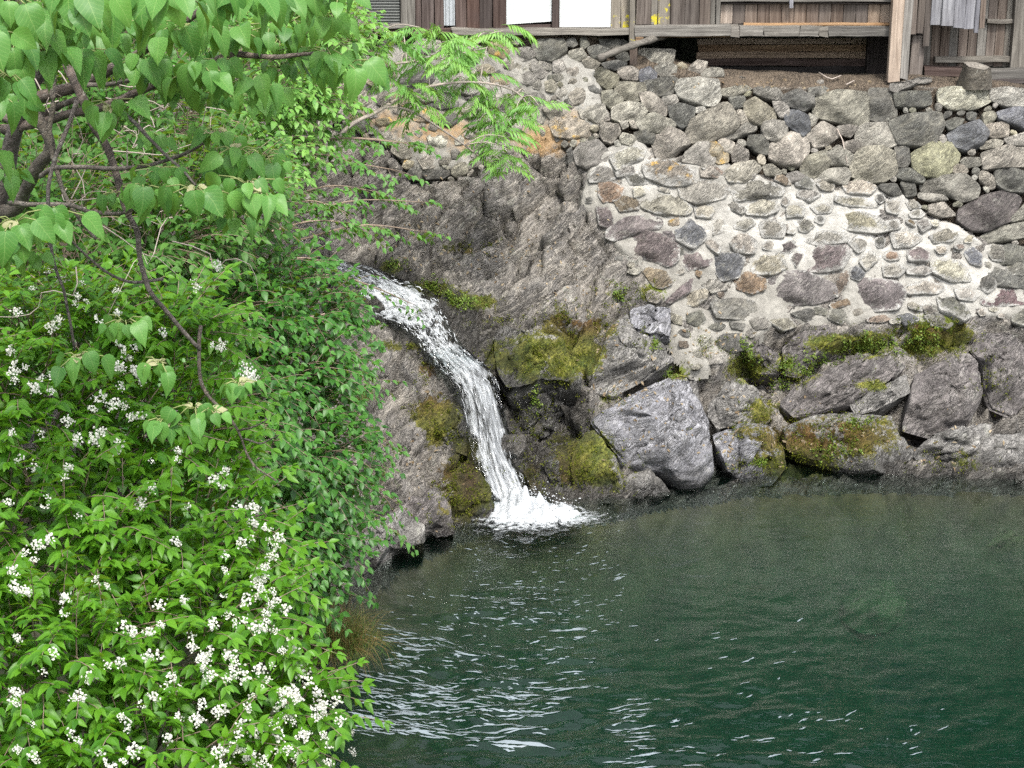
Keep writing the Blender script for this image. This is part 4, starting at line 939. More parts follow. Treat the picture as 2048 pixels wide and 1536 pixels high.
# strands and drops: real ribbons of falling water
def ribbons(Pg, n, seed, vlen, wid, lift, vr=(0, 1), ur=(.06, .94)):
    acc = Acc(); r_ = np.random.default_rng(seed); nv, nu = Pg.shape[:2]
    for _ in range(n):
        v0 = r_.uniform(*vr); ln = r_.uniform(*vlen); v1 = min(v0 + ln, .995); u0 = r_.uniform(*ur); du = r_.normal(0, .02)
        m = 7; vs_ = np.linspace(v0, v1, m); us = np.clip(u0 + du * np.linspace(0, 1, m) + .012 * np.sin(np.linspace(0, 5, m) + r_.uniform(0, 6)), .03, .97)
        a = vs_ * (nv - 1); b = us * (nu - 1); i = np.minimum(a.astype(int), nv - 2); j = np.minimum(b.astype(int), nu - 2); fa = (a - i)[:, None]; fb = (b - j)[:, None]
        p = Pg[i, j] * (1 - fa) * (1 - fb) + Pg[i + 1, j] * fa * (1 - fb) + Pg[i, j + 1] * (1 - fa) * fb + Pg[i + 1, j + 1] * fa * fb
        p = p + np.array([0, -.8, .5]) * r_.uniform(*lift) ; w_ = r_.uniform(*wid) * np.sin(np.linspace(.15, math.pi - .15, m))
        tube(acc, p, w_, 4)
    return acc.mesh('strands')
obj('water_strands', ribbons(FP, 170, 5, (.02, .06), (.001, .003), (.0, .045), vr=(.12, .97)), M['strand'], wf)['kind'] = 'stuff'
obj('riffles', ribbons(SP, 380, 6, (.008, .035), (.0015, .0055), (.0, .03), vr=(.1, .97)), M['strand'], st)['kind'] = 'stuff'
# foam: a lumpy mound, then thinning rafts of bubbles
def foam():
    s = NT('foam'); v = s.vec(); n = s.noise(v, 20, 6, .7, .6); n2 = s.noise(s.vec(scale=(1, 1.9, 1)), 9, 5, .65, 1.2)
    f = s.math('ADD', s.math('MULTIPLY', n, .5), s.math('MULTIPLY', n2, .5)); al = s.ramp(s.math('ADD', f, s.attr('white')), .50, .62)
    d = s.princ((.52, .545, .57), .5, s.bump(n, .7, .03)); t = s.n('BsdfTranslucent', None, Color=(.7, .73, .75)); so_ = s.n('MixShader', None, _0=.3, _1=d, _2=t)
    s.done(s.n('MixShader', None, _0=al, _1=s.n('BsdfTransparent'), _2=so_))
    cx, cy_ = .08, 13.66; gx, gy = np.meshgrid(np.arange(-1.0, 1.6, .014), np.arange(12.2, 14.4, .014)); P = np.stack([gx, gy, 0 * gx], -1)
    dx, dy = gx - cx, gy - cy_; r = np.hypot(dx / 1.25, dy); core = np.exp(-(np.hypot((dx - .03) / .31, (dy + .08) / .19)) ** 2.)
    drift = np.exp(-(((dx - .48) / .42) ** 2 + ((dy + .18) / .20) ** 2)); front = np.exp(-(((dx + .05) / .42) ** 2 + ((dy + .38) / .26) ** 2))
    z = .006 + .10 * core * (1 + 1.3 * fbm(P * 9, 3, 5)) + .045 * core * fbm(P * 26, 3, 6) + .006 * fbm(P * 12, 2, 7) * (r < 1)
    wh = .52 * core + .17 * drift + .15 * front - .13 - .05 * smooth(.3, 1.1, r)
    i = np.arange(gx.size).reshape(gx.shape); q = np.stack([i[:-1, :-1], i[:-1, 1:], i[1:, 1:], i[1:, :-1]], -1).reshape(-1, 4); m = (wh.ravel()[q].max(1) > -.12) ; q = q[m]
    u_, inv = np.unique(q.ravel(), return_inverse=True); P[..., 2] = z
    obj('splash_foam', mesh_np('splash_foam', P.reshape(-1, 3)[u_], inv.reshape(-1, 4), attrs=dict(white=wh.ravel()[u_])), s.m, wf)
    acc = Acc(); r_ = np.random.default_rng(9); ico = np.array([(0, 0, 1), (.94, 0, .3), (.29, .9, .3), (-.76, .55, .3), (-.76, -.55, .3), (.29, -.9, .3), (0, 0, -.6)]); tr = [(0, 1, 2), (0, 2, 3), (0, 3, 4), (0, 4, 5), (0, 5, 1), (6, 2, 1), (6, 3, 2), (6, 4, 3), (6, 5, 4), (6, 1, 5)]
    for _ in range(700):
        a = abs(r_.normal(0, 1)); th = r_.uniform(0, 2 * math.pi); x = cx + .02 + a * .27 * math.cos(th); y = cy_ + a * .17 * math.sin(th) ; z = abs(r_.normal(0, .07)) * max(0, 1.3 - a * .5) + .03
        acc.add(ico * r_.uniform(.002, .008) + (x, y, z), t=tr)
    # bubbles drifting on the pool
    for _ in range(0):
        x = r_.uniform(-1.2, 4); y = r_.uniform(9.3, 13.4)
        if r_.random() > math.exp(-((x - .6) / 1.8) ** 2) * .9 + .06: continue
        acc.add(ico * np.array([r_.uniform(.006, .022), r_.uniform(.004, .009), .003]) + (x, y, .004), t=tr)
    obj('droplets', acc.mesh('droplets'), M['strand'], wf)['kind'] = 'stuff'
foam()
# ------------------------------------------------------------------ the wooden house on the wall
HY = 17.40
ho = thing('wooden_house', 'weathered wooden house front with white panels standing on the stone wall', 'house', at(1500, 172, 17.35))
def boxm(name, x0, x1, y0, y1, z0, z1, mat, parent=ho, bev=.004, jit=0., bottom=None):
    cx, cy_, cz = (x0 + x1) / 2, (y0 + y1) / 2, (z0 + z1) / 2; a, b, c = (x1 - x0) / 2, (y1 - y0) / 2, (z1 - z0) / 2
    be = min(bev, a * .4, b * .4, c * .4); n = 6 if max(a, c) > .25 else 2
    ax = 0 if a > c else 2; L = a if ax == 0 else c; s = a if ax == 2 else c; r_ = np.random.default_rng(int(abs(cx * 977 + cz * 331 + cy_ * 71) * 10) % 99991)
    prof = np.array([(-s + be, -b), (s - be, -b), (s, -b + be), (s, b), (-s, b), (-s, -b + be)]); V_ = []
    for k in range(n + 1):
        t = -L + 2 * L * k / n; p = prof + r_.normal(0, jit, prof.shape) * .4 + r_.normal(0, jit, (1, 2)); 
        tt = np.full(6, t)
        if k in (0, n): tt = tt + r_.normal(0, jit * 2, 6)
        for (u, y), t_ in zip(p, tt): V_.append((t_, y, u) if ax == 0 else (u, y, t_))
    q = [];  
    for k in range(n):
        for j in range(6): m = (j + 1) % 6; q.append((k * 6 + j, (k + 1) * 6 + j, (k + 1) * 6 + m, k * 6 + m))
    if ax == 2: q = [f[::-1] for f in q]
    q += [(0, 1, 2, 3), (0, 3, 4, 5), (n * 6 + 3, n * 6 + 2, n * 6 + 1, n * 6), (n * 6 + 5, n * 6 + 4, n * 6 + 3, n * 6)]
    me = mesh_np(name, V_, np.array(q), smooth_=False); return obj(name, me, M[mat] if isinstance(mat, str) else mat, parent, (cx, cy_, cz))
def bx(name, x0, y0, x1, y1, Y_, dep, mat, parent=ho, ztop=None, jit=.0025, xt=None, **k):
    """front face at world Y_, spanning these picture columns and rows at that distance"""
    p = at(x0, (y0 + y1) / 2, Y_); q = at(x1, (y0 + y1) / 2, Y_); z1 = at(x0, y0, Y_)[2] if ztop is None else ztop; z0 = at(x0, y1, Y_)[2]
    return boxm(name, p[0], q[0], Y_, Y_ + dep, z0, z1, mat, parent, jit=jit, **k)
T = 5.6
def corr(name, x0, y0, x1, y1, Y_, mat, pitch=.03, amp=.006, horiz=False, ztop=None, slant=0., parent=ho):
    a = at(x0, y1, Y_); b = at(x1, y1, Y_); z0 = a[2]; z1 = at(x0, y0, Y_)[2] if ztop is None else ztop
    n = int((z1 - z0 if horiz else b[0] - a[0]) / pitch * 6); t = np.linspace(0, 1, n); w_ = amp * np.sin(t * n / 6 * 2 * math.pi); V_ = []
    for i in range(n):
        if horiz: V_ += [(a[0], Y_ + w_[i], z0 + (z1 - z0) * t[i]), (b[0], Y_ + w_[i], z0 + (z1 - z0) * t[i])]
        else: V_ += [(a[0] + (b[0] - a[0]) * t[i], Y_ + w_[i], z0 + slant * t[i]), (a[0] + (b[0] - a[0]) * t[i], Y_ + w_[i], z1)]
    V_ = np.array(V_); V2 = V_ + [0, .003, 0]; m = len(V_); q = [(2 * i, 2 * i + 2, 2 * i + 3, 2 * i + 1) for i in range(n - 1)]; q += [tuple(m + k for k in f[::-1]) for f in q]
    c = np.array([(a[0] + b[0]) / 2, Y_, z0]); return obj(name, mesh_np(name, np.concatenate([V_, V2]) - c, np.array(q)), M[mat], parent, c)
# dark inner wall and floor behind the boards, closing the house
xl = at(560, 0, HY)[0]; xr = 7.5; zfl = at(1500, 60, HY)[2]
boxm('inner_wall', xl, at(1270, 0, HY)[0], HY + .10, HY + .2, at(900, 66, HY)[2], T, 'wdark'); boxm('inner_wall', at(1270, 0, HY)[0] + .004, xr, HY + .42, HY + .52, at(1500, 30, HY)[2], T, 'wdark')
boxm('side_wall', xl, xl + .1, HY + .2, 21.4, 3.45, T, 'wbrown'); boxm('back_wall', xl, xr, 21.5, 21.6, 3.0, T, 'wbrown')
boxm('floor_deck', at(1276, 0, HY)[0], at(1800, 0, HY)[0], HY + .12, 21.0, at(1500, 66, HY)[2], at(1500, 55, HY)[2], 'hdark')
# roof
acc = Acc(); acc.add([(xl - .6, HY - .8, T - .1), (xr, HY - .8, T - .1), (xr, 19.7, T + 1.4), (xl - .6, 19.7, T + 1.4), (xr, 22.2, T - .1), (xl - .6, 22.2, T - .1), (xl - .6, HY - .8, T - .2), (xr, HY - .8, T - .2), (xr, 22.2, T - .2), (xl - .6, 22.2, T - .2)], q=[(0, 1, 2, 3), (3, 2, 4, 5), (9, 8, 7, 6), (0, 6, 7, 1), (5, 4, 8, 9)]); obj('roof', acc.mesh('roof', False), M['tin'], ho)
# left half: sill beam, posts, shutters, boards, white panels
bx('sill_beam', 905, 57, 1256, 71, HY - .06, .16, 'hgrey', jit=.006)
bx('sill_beam', 700, 48, 812, 57, HY - .07, .16, 'hgrey', jit=.004); bx('lower_rail', 700, 57.5, 905, 68, HY, .1, 'hbrown')
bx('post', 700, 0, 728, 47.5, HY - .03, .1, 'wgrey', ztop=T)
corr('metal_shutter', 600, 0, 699, 52, HY + .02, 'tin', .028, .006, True, T); corr('metal_shutter', 729, 0, 800, 46, HY + .02, 'tin', .028, .006, True, T)
bx('post', 801, 0, 830, 55, HY - .03, .1, 'wgrey', ztop=T); bx('post', 831, 0, 842, 60, HY - .01, .1, 'wbrown', ztop=T)
for x0, x1, y1, m in ((843, 868, 60, 'wbrown'), (869, 887, 58, 'wbrown'), (911, 933, 57, 'wbrown'), (934, 959, 57, 'wbrown'), (960, 985, 56, 'wbrown'), (986, 1012, 56, 'wbrown')):
    bx('plank', x0, 0, x1, y1, HY + .02 * (x0 % 2), .03, m, ztop=T)
corr('zinc_strip', 888, 0, 910, 51, HY + .03, 'tin2', .035, .006, False, T)
corr('white_panel', 1013, 0, 1103, 49, HY + .02, 'white', .026, .003, False, T, slant=.03); bx('lower_rail', 1013, 49, 1103, 55, HY + .03, .05, 'hbrown', jit=.002)
bx('post', 1104, 0, 1118, 56.5, HY - .02, .1, 'wbrown', ztop=T)
corr('white_panel', 1119, 0, 1221, 54, HY + .02, 'white', .026, .003, False, T)
bx('lower_rail', 1013, 55.3, 1221, 57, HY + .0, .08, 'hgrey')
for x0, x1 in ((1222, 1241), (1241.6, 1259)): bx('plank', x0, 0, x1, 57, HY + .02, .03, 'wlich', ztop=T)
bx('post', 1259.5, 0, 1271, 86, HY - .08, .1, 'wlich', ztop=T)
# right half
for x0, x1, y1, m in ((1272, 1302, 49, 'wpurple'), (1302.6, 1315, 49, 'wlich'), (1315.6, 1340, 49, 'wlich'), (1340.6, 1369, 50, 'wpurple'), (1369.6, 1398, 51, 'wpurple'), (1398.6, 1420, 51, 'wpurple'), (1420.6, 1431, 51, 'wgrey')):
    bx('plank', x0, 0, x1, y1, HY + .02 * (int(x0) % 2), .03, m, ztop=T)
bx('post', 1431.6, 0, 1440, 51, HY - .02, .06, 'wgrey', ztop=T)
for x0, x1, m, y0 in ((1270, 1461, 'hgrey', 51), (1461.5, 1479, 'hgrey', 51), (1479.5, 1527, 'hgrey', 52), (1527.5, 1600, 'hgrey', 52), (1600.5, 1637, 'hgrey', 52), (1637.5, 1657, 'hgrey', 53), (1657.5, 1783, 'hgrey', 53)):
    bx('floor_beam', x0, y0, x1, 73, HY - .10 + .01 * (int(x0) % 2), .14, m, jit=.003)
bx('floor_beam', 1270, 67, 1460, 75, HY - .03, .16, 'hochre', jit=.003)
bx('threshold', 1488, 47, 1784, 52, HY - .02, .1, 'hochre', jit=.002)
bx('top_rail', 1436, 0, 1786, 4, HY - .01, .06, 'hgrey', ztop=at(1500, -6, HY)[2])
bx('top_rail', 1441, 5, 1786, 8, HY + .03, .05, 'hdark')
for i, x0 in enumerate(np.arange(1441, 1784, 24.6)):
    bx('plank', x0, 8.2, x0 + 23.8, 47, HY + .06, .03, 'wpale' if i in (0, 13) or i == 12 else 'wpurple', jit=.001)
bx('latch', 1579, -2, 1587, 16, HY - .03, .03, 'wblue', jit=.001)
for i, x0 in enumerate(np.arange(1441, 1784, 49)): bx('upper_board', x0, 0, x0 + 48, -7, HY + .06, .03, 'wpurple', ztop=T)
# pale post and its old neighbour, on a stone pad
p0 = at(1778, 165, 17.22); 
bx('post', 1781, 0, 1804, 164, 17.2, .10, 'wpale', ztop=T); bx('post', 1805, 0, 1822, 158, 17.22, .14, 'wgrey', ztop=T, jit=.005)
for x0, x1, y1, m in ((1823, 1834, 68, 'wpurple'), (1834.6, 1849, 66, 'wpurple'), (1849.6, 1862, 93, 'wpurple')): bx('plank', x0, 0, x1, y1, HY - .02, .03, m, ztop=T)
bx('plank', 1822, 71, 1848, 150, HY + .05, .5, 'wpurple')
for x0, x1, y1, m in ((1862.6, 1884, 50, 'wblue'), (1884.6, 1908, 51, 'wblue'), (1908.6, 1930, 57, 'wblue'), (1930.6, 1950, 58, 'wblue'), (1950.6, 1959, 66, 'wblue'), (1959.6, 1970, 56, 'wpurple')): bx('plank', x0, 0, x1, y1, HY - .06 + .012 * (int(x0) % 3), .025, m, ztop=T)
# recessed board wall at the right end
for i, x0 in enumerate(np.arange(1846, 2160, 18.3)): bx('plank', x0, -10, x0 + 17.6, 133, HY + .35 + .01 * (i % 2), .03, 'wpurple' if i % 3 else 'wgrey', ztop=T)
bx('door_rail', 1974, 38, 2034, 47, HY + .30, .05, 'hgrey'); bx('door_rail', 1870, 113, 2020, 125, HY + .28, .06, 'hgrey'); bx('door_post', 2026, 0, 2062, 140, HY + .26, .09, 'wgrey', ztop=T)
bx('ground_beam', 1850, 135, 1925, 152, HY + .15, .2, 'hbrown', jit=.006); bx('ground_beam', 1975, 139, 2200, 158, HY + .05, .2, 'hgrey', jit=.008); bx('ground_beam', 1975, 160, 2200, 168, HY - .05, .2, 'hdark', jit=.01)
# under the floor: back boards
for i, (y0, y1, m) in enumerate(((76, 88, 'hpale'), (89, 103, 'hochre'), (104, 117, 'hpale'), (118, 132, 'hbrown'), (133, 150, 'hdark'))): bx('underfloor_board', 1395, y0, 1734, y1, 18.25, .05, m, jit=.004)
bx('underfloor_panel', 1735, 74, 1800, 152, 18.15, .1, 'wdark')
bx('prop_post', 1259, 86.5, 1274, 168, HY - .1, .08, 'wpurple', jit=.003); bx('wedge_block', 1270, 69, 1287, 86, HY - .09, .1, 'hochre')
# pad stone under the posts
boulder([(1778, 166), (1800, 163), (1830, 152), (1866, 152), (1868, 160), (1830, 172), (1790, 186), (1779, 180)], M['sg'], 'flat grey pad stone under the pale wooden post', n=(0, -.75, .66), h=.05, back=.1, K=6, N=24, seed=91, hit_at=at(1820, 170, 17.08), name='pad_stone', cat='stone', rough=.2)
# leaning log under the corner of the house
acc = Acc(); lp = np.array([at(1196, 118, 17.0), at(1225, 105, 17.05), at(1262, 92, 17.1), at(1300, 80, 17.25), at(1330, 72, 17.6)]); tube(acc, spline(lp, 14), .034 + .006 * np.sin(np.arange(14) * 2.1), 8)
c = lp[2]; me = acc.mesh('weathered_log'); me.transform(Matrix.Translation(-V(c))); o = obj('weathered_log', me, M['hgrey'], None, c); tag(o, 'weathered grey log slanting under the corner of the house', 'log')
# stump
def stump():
    t = thing('tree_stump', 'cut tree stump standing on the wall top by the right-hand boards', 'tree stump', at(1950, 175, 17.1)); c = at(1950, 176, 17.12); n = 26; acc = Acc(); hgt = at(1950, 131, 17.15)[2] - c[2]
    th = np.arange(n) / n * 2 * math.pi; rows = 7; V_ = []
    for k in range(rows):
        f = k / (rows - 1); r = (.165 - .045 * f) * (1 + .09 * np.sin(th * 5 + f) + .05 * np.sin(th * 11 + 2 * f)); z = f * hgt * (1 + .12 * np.cos(th - 2.2) * (f > .9))
        V_.append(np.stack([r * np.cos(th), r * np.sin(th), z + 0 * th], -1))
    q = [(k * n + j, k * n + (j + 1) % n, (k + 1) * n + (j + 1) % n, (k + 1) * n + j) for k in range(rows - 1) for j in range(n)]
    acc.add(np.concatenate(V_), q=q); obj('bark', acc.mesh('bark'), M['bark'], t, c)
    top = V_[-1] * [.97, .97, 1]; ct = top.mean(0) - [0, 0, .012]; acc = Acc(); acc.add(np.concatenate([top, top * [.5, .5, 1] - [0, 0, .01], [ct]]), q=[(j, (j + 1) % n, n + (j + 1) % n, n + j) for j in range(n)], t=[(n + j, n + (j + 1) % n, 2 * n) for j in range(n)])
    obj('cut_face', acc.mesh('cut_face'), M['wgrey'], t, c + [0, 0, .003])
stump()
# small loose things on the dirt under the floor
for i, (px, py, s_, lab) in enumerate(((1485, 155, 8, 'small pale stone on the dirt under the house floor'), (1363, 134, 9, 'orange-brown broken stone beside the blue stone by the prop post'), (1640, 165, 6, 'tiny pale stone on the dirt beside the stick'))):
    pix = [(px + s_ * math.cos(t) * 1.4, py + s_ * math.sin(t) * .8) for t in np.linspace(0, 6.28, 7, endpoint=False)]
    boulder(pix, M['sy' if i == 1 else 'st'], lab, h=.03, back=.05, K=4, N=12, seed=700 + i, name='loose_stone', cat='stone', rough=.3)
for pts, lab in (([(1636, 150), (1652, 160), (1662, 163), (1680, 156)], 'pale dry stick lying on the dirt under the house'), ([(1690, 174), (1706, 166)], 'thin dark stick on the dirt under the house'), ([(1672, 262), (1683, 285), (1692, 330)], 'thin dead stalk leaning on the dry stone wall')):
    q = np.array([hit1(*p) + np.array([0, -.05, .03]) for p in pts]); c = q[0]; acc = Acc(); tube(acc, q - c, .007, 5); tag(obj('dry_stick', acc.mesh('dry_stick'), M['dry'], None, c), lab, 'stick')
# ------------------------------------------------------------------ plants
bpy.context.view_layer.update()
_dg = bpy.context.evaluated_depsgraph_get()
def cast(px, py):
    d = rayd(px, py); ok, loc, n, i, ob, m = sc.ray_cast(_dg, (0, 0, CAMZ), V(d), distance=60)
    return (np.array(loc), np.array(n), ob.name) if ok else (None, None, '')
M['lbig'] = leaf_mat('broad_leaf', (.055, .175, .035), (.125, .30, .060), .38, .42, young=(.34, .33, .19), vein=.45, sheen=.25)
M['lbright'] = leaf_mat('bright_leaf', (.045, .165, .010), (.135, .335, .020), .45, .42)
M['ldark'] = leaf_mat('dark_leaf', (.022, .100, .016), (.085, .245, .034), .35, .42)
M['lmid'] = leaf_mat('thicket_leaf', (.040, .130, .020), (.12, .27, .045), .45, .5)
M['lpinn'] = leaf_mat('feathery_leaf', (.13, .33, .07), (.25, .48, .10), .45, .45)
M['grass'] = leaf_mat('grass_blade', (.06, .13, .02), (.17, .12, .03), .3, .6, young=(.19, .125, .05))
M['mosst'] = leaf_mat('moss_tuft', (.055, .075, .008), (.16, .17, .02), .2, .9, young=(.05, .17, .03), sheen=.1)
M['fern'] = leaf_mat('fern_leaf', (.09, .17, .02), (.22, .30, .05), .35, .6)
M['litter'] = leaf_mat('dry_leaf', (.13, .085, .05), (.36, .29, .20), .15, .8, sheen=.2)
M['petal'] = leaf_mat('petal', (.74, .73, .66), (.86, .85, .80), .35, .7, tcol=(.8, .8, .7))
def leaf_t(W, rows, cols=3, droop=.25, fold=.12, shape='lance', wav=0.):
    t = np.linspace(0, 1, rows + 1); c = np.linspace(-1, 1, cols)
    if shape == 'lance': w_ = np.sin(np.pi * t ** .80) ** .9 * (1 - .25 * t)
    elif shape == 'heart': w_ = np.where(t < .40, np.sqrt(np.maximum(0, 1 - ((t - .40) / .42) ** 2)), np.maximum(0, 1 - ((t - .40) / .60) ** 1.55) ** .95) * (1 - .12 * t)
    else: w_ = np.sin(np.pi * t ** .65) ** .85
    w_ = np.maximum(w_, .015); V_, U = [], []
    for i, tt in enumerate(t):
        for x in c:
            X_ = x * W * w_[i]; Y_ = tt - (.05 * abs(x) if shape == 'heart' and tt > .1 else 0)
            Z_ = fold * abs(X_) - droop * tt * tt + wav * math.sin(tt * 11 + 2 * x) * abs(x) * W
            V_.append((X_, Y_ * (1 - .1 * droop), Z_)); U.append((.5 + .5 * x * w_[i], tt))
    k = cols; q = [(i * k + j, i * k + j + 1, (i + 1) * k + j + 1, (i + 1) * k + j) for i in range(rows) for j in range(k - 1)]
    return np.array(V_), np.array(q), np.array(U)
LT = dict(deut=leaf_t(.245, 4, 3, .22, .3), ov=leaf_t(.27, 4, 3, .22, .25, 'ov'), leaflet=leaf_t(.125, 3, 3, .35, .2))
def frames(d, n):
    d = d / (np.linalg.norm(d, axis=1)[:, None] + 1e-9); x = np.cross(d, n); x /= np.linalg.norm(x, axis=1)[:, None] + 1e-9; z = np.cross(x, d)
    return np.stack([x, d, z], 1)
class Leaves:
    def __init__(s): s.o, s.d, s.n, s.s, s.v, s.y = [], [], [], [], [], []
    def add(s, o, d, n, sc_, v=0.5, y=0.): s.o.append(o); s.d.append(d); s.n.append(n); s.s.append(sc_); s.v.append(v); s.y.append(y)
    def build(s, tmpl, mat, parent, singles=0, name='foliage', part='leaf', variants=4, key=None):
        o, d, n, k, v, y = (np.array(a, float) for a in (s.o, s.d, s.n, s.s, s.v, s.y)); F = frames(d, n)
        order = np.arange(len(o))
        if singles:
            p = proj(o); inside = (p[0] > 0) & (p[0] < 2048) & (p[1] > 0) & (p[1] < 1536)
            f = o[:, 1] * cp - (o[:, 2] - CAMZ) * sp; rank = np.where(inside, k / f, -1) if key is None else key(o, k, inside); order = np.argsort(-rank)
        T, q, U = tmpl
        sg = order[:singles]; me = []
        for a in range(variants if singles else 0):
            r_ = np.random.default_rng(a + 40); T2 = T.copy(); T2[:, 2] -= (a - 1.2) * .09 * T[:, 1] ** 2; T2[:, 0] += .05 * (a - 1.5) * T[:, 1] ** 2; T2[:, 0] *= r_.uniform(.82, 1.12); T2[:, 2] += r_.uniform(-.15, .35) * np.abs(T[:, 0]) + .035 * vnoise(T * 4 + a * 9); T2[:, 0] += .03 * vnoise(T * 7 + a * 5)
            me.append(mesh_np(part, T2, q, uv=U, attrs=dict(single=np.ones(len(T)), var=np.zeros(len(T)), young=np.zeros(len(T)))))
            my = me[-1].copy(); my.attributes['young'].data.foreach_set('value', np.ones(len(T), np.float32)); me[-1].materials.append(mat); my.materials.append(mat); me[-1] = (me[-1], my)
        base_ = parent.location if parent is not None else Vector()
        for c, i in enumerate(sg):
            ob = bpy.data.objects.new(part, me[c % variants][1 if y[i] > .5 else 0]); C.objects.link(ob); ob.parent = parent
            mt = Matrix([list(F[i][r]) for r in range(3)]).transposed().to_4x4() @ Matrix.Scale(float(k[i]), 4); mt.translation = V(o[i]) - base_; ob.matrix_basis = mt
        rest = order[singles:]
        if len(rest):
            W_ = o[rest][:, None] + k[rest][:, None, None] * np.einsum('vk,mkj->mvj', T, F[rest]); nT = len(T)
            qq = (q[None] + (np.arange(len(rest)) * nT)[:, None, None]).reshape(-1, 4)
            me2 = mesh_np(name, W_.reshape(-1, 3), qq, uv=np.tile(U, (len(rest), 1)), attrs=dict(var=np.repeat(v[rest], nT), young=np.repeat(y[rest], nT)))
            ob = obj(name, me2, mat, parent); ob['kind'] = 'stuff'; return ob
def shoot(L, tw, p, d, length, step, size, r_, opposite=True, droop=.6, face=None, var=.5, flat=.5, tip=True, a0=.15, rad=.003):
    """a leafy twig that starts at p towards d and bends down; returns its end"""
    d = np.array(d, float); d /= np.linalg.norm(d); pts = [np.array(p, float)]; n = max(2, int(length / step)); side0 = np.cross(d, [0, 0, 1.]); side0 /= np.linalg.norm(side0) + 1e-9
    for i in range(n):
        d = d + np.array([0, 0, -droop * step * 2.4]) + r_.normal(0, .05, 3); d /= np.linalg.norm(d); pts.append(pts[-1] + d * step)
        if i / n < a0: continue
        sd = np.cross(d, [0, 0, 1.]); sd /= np.linalg.norm(sd) + 1e-9; up = np.cross(sd, d); f = 1 - .35 * abs(2 * i / n - 1) ** 2
        for sg in ((1, -1) if opposite else ((1,) if i % 2 else (-1,))):
            tw_ = r_.uniform(-.5, .5); ld = sg * sd * .85 + d * .55 + up * tw_ * (1 - flat) + np.array([0, 0, -.32]) + r_.normal(0, .12, 3)
            nn = up * 1. + np.array([0, -.45, .45]) + r_.normal(0, .22, 3)
            L.add(pts[-1], ld, nn, size * f * r_.uniform(.75, 1.15), np.clip(var + r_.normal(0, .25), 0, 1))
    if tip:
        for _ in range(2): L.add(pts[-1], d + r_.normal(0, .25, 3), np.array([0, -.4, 1]) + r_.normal(0, .2, 3), size * r_.uniform(.5, .8), np.clip(var + .25, 0, 1))
    tube(tw, np.array(pts), np.linspace(rad, rad * .4, len(pts)), 4); return pts[-1], d
def ell(px, py, Y_, rx, ry, rd):
    c = at(px, py, Y_); k = np.linalg.norm(c - [0, 0, CAMZ]) / FPX * .985; return c, np.array([rx * k, rd, ry * k])
def surf(blobs, n, r_, front=.75, shell=(.82, 1.05), downok=.35):
    """points on the outside of a heap of ellipsoids, with outward normals"""
    B = [ell(*b) for b in blobs]; ar = np.array([b[1][0] * b[1][2] + b[1][0] * b[1][1] for b in B]); pr = ar / ar.sum(); res = []
    while len(res) < n:
        c, r = B[r_.choice(len(B), p=pr)]; u = r_.normal(0, 1, 3); u /= np.linalg.norm(u)
        if u[1] > .2 and r_.random() < front: continue
        if u[2] < -.3 and r_.random() > downok: continue
        p = c + u * r * r_.uniform(*shell)
        if any((((p - c2) / r2) ** 2).sum() < .60 for c2, r2 in B if c2 is not c): continue
        nn = u / r; res.append((p, nn / np.linalg.norm(nn)))
    return res, B
def inner(L, B, n, size, r_, var=.1, keep=.75):
    for _ in range(n):
        c, r = B[r_.integers(len(B))]; u = r_.normal(0, 1, 3); u /= np.linalg.norm(u); p = c + u * r * keep * r_.random() ** .33
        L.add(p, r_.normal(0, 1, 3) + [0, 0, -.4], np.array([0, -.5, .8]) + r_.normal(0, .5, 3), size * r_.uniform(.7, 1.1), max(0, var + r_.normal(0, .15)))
def bush(name, label, cat, blobs, nsh, size, mat, tmpl, seed, step, length, opposite=True, droop=.6, var=.5, singles=0, ninner=1500, foot=None, stems=6, group=None, bias=(0, -.2, .35), shell=(.82, 1.05), front=.75, key=None, dieoff=None, downok=.35):
    r_ = np.random.default_rng(seed); S, B = surf(blobs, nsh, r_, front, shell, downok)
    f = np.array(foot if foot is not None else (B[0][0][0], B[0][0][1] + .2, H(B[0][0][0], B[0][0][1] + .2))); f[2] = H(f[0], f[1]) - .05
    th = thing(name, label, cat, f, group); L = Leaves(); tw = Acc(); 
    for p, n in S:
        d = n * .75 + np.array(bias) + r_.normal(0, .3, 3); st_ = p - n * .12; shoot(L, tw, st_, d, r_.uniform(*length), step, size, r_, opposite, droop, var=var)
    inner(L, B, ninner, size * 1.05, r_, var=max(0, var - .35))
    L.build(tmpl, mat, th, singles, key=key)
    ob = obj('twigs', tw.mesh('twigs'), M['twig'], th); ob['kind'] = 'stuff'
    for i in range(stems):
        c, r = B[i % len(B)]; e = c + r_.normal(0, .3, 3) * r; a = f + r_.normal(0, .1, 3) * [1, 1, 0]; mid = (a + e) / 2 + r_.normal(0, .15, 3); acc = Acc()
        tube(acc, spline([a, mid, e], 9) - a, np.linspace(.022, .007, 9), 6); obj('stem', acc.mesh('stem'), M['bark'], th, a)
    return th, L, B
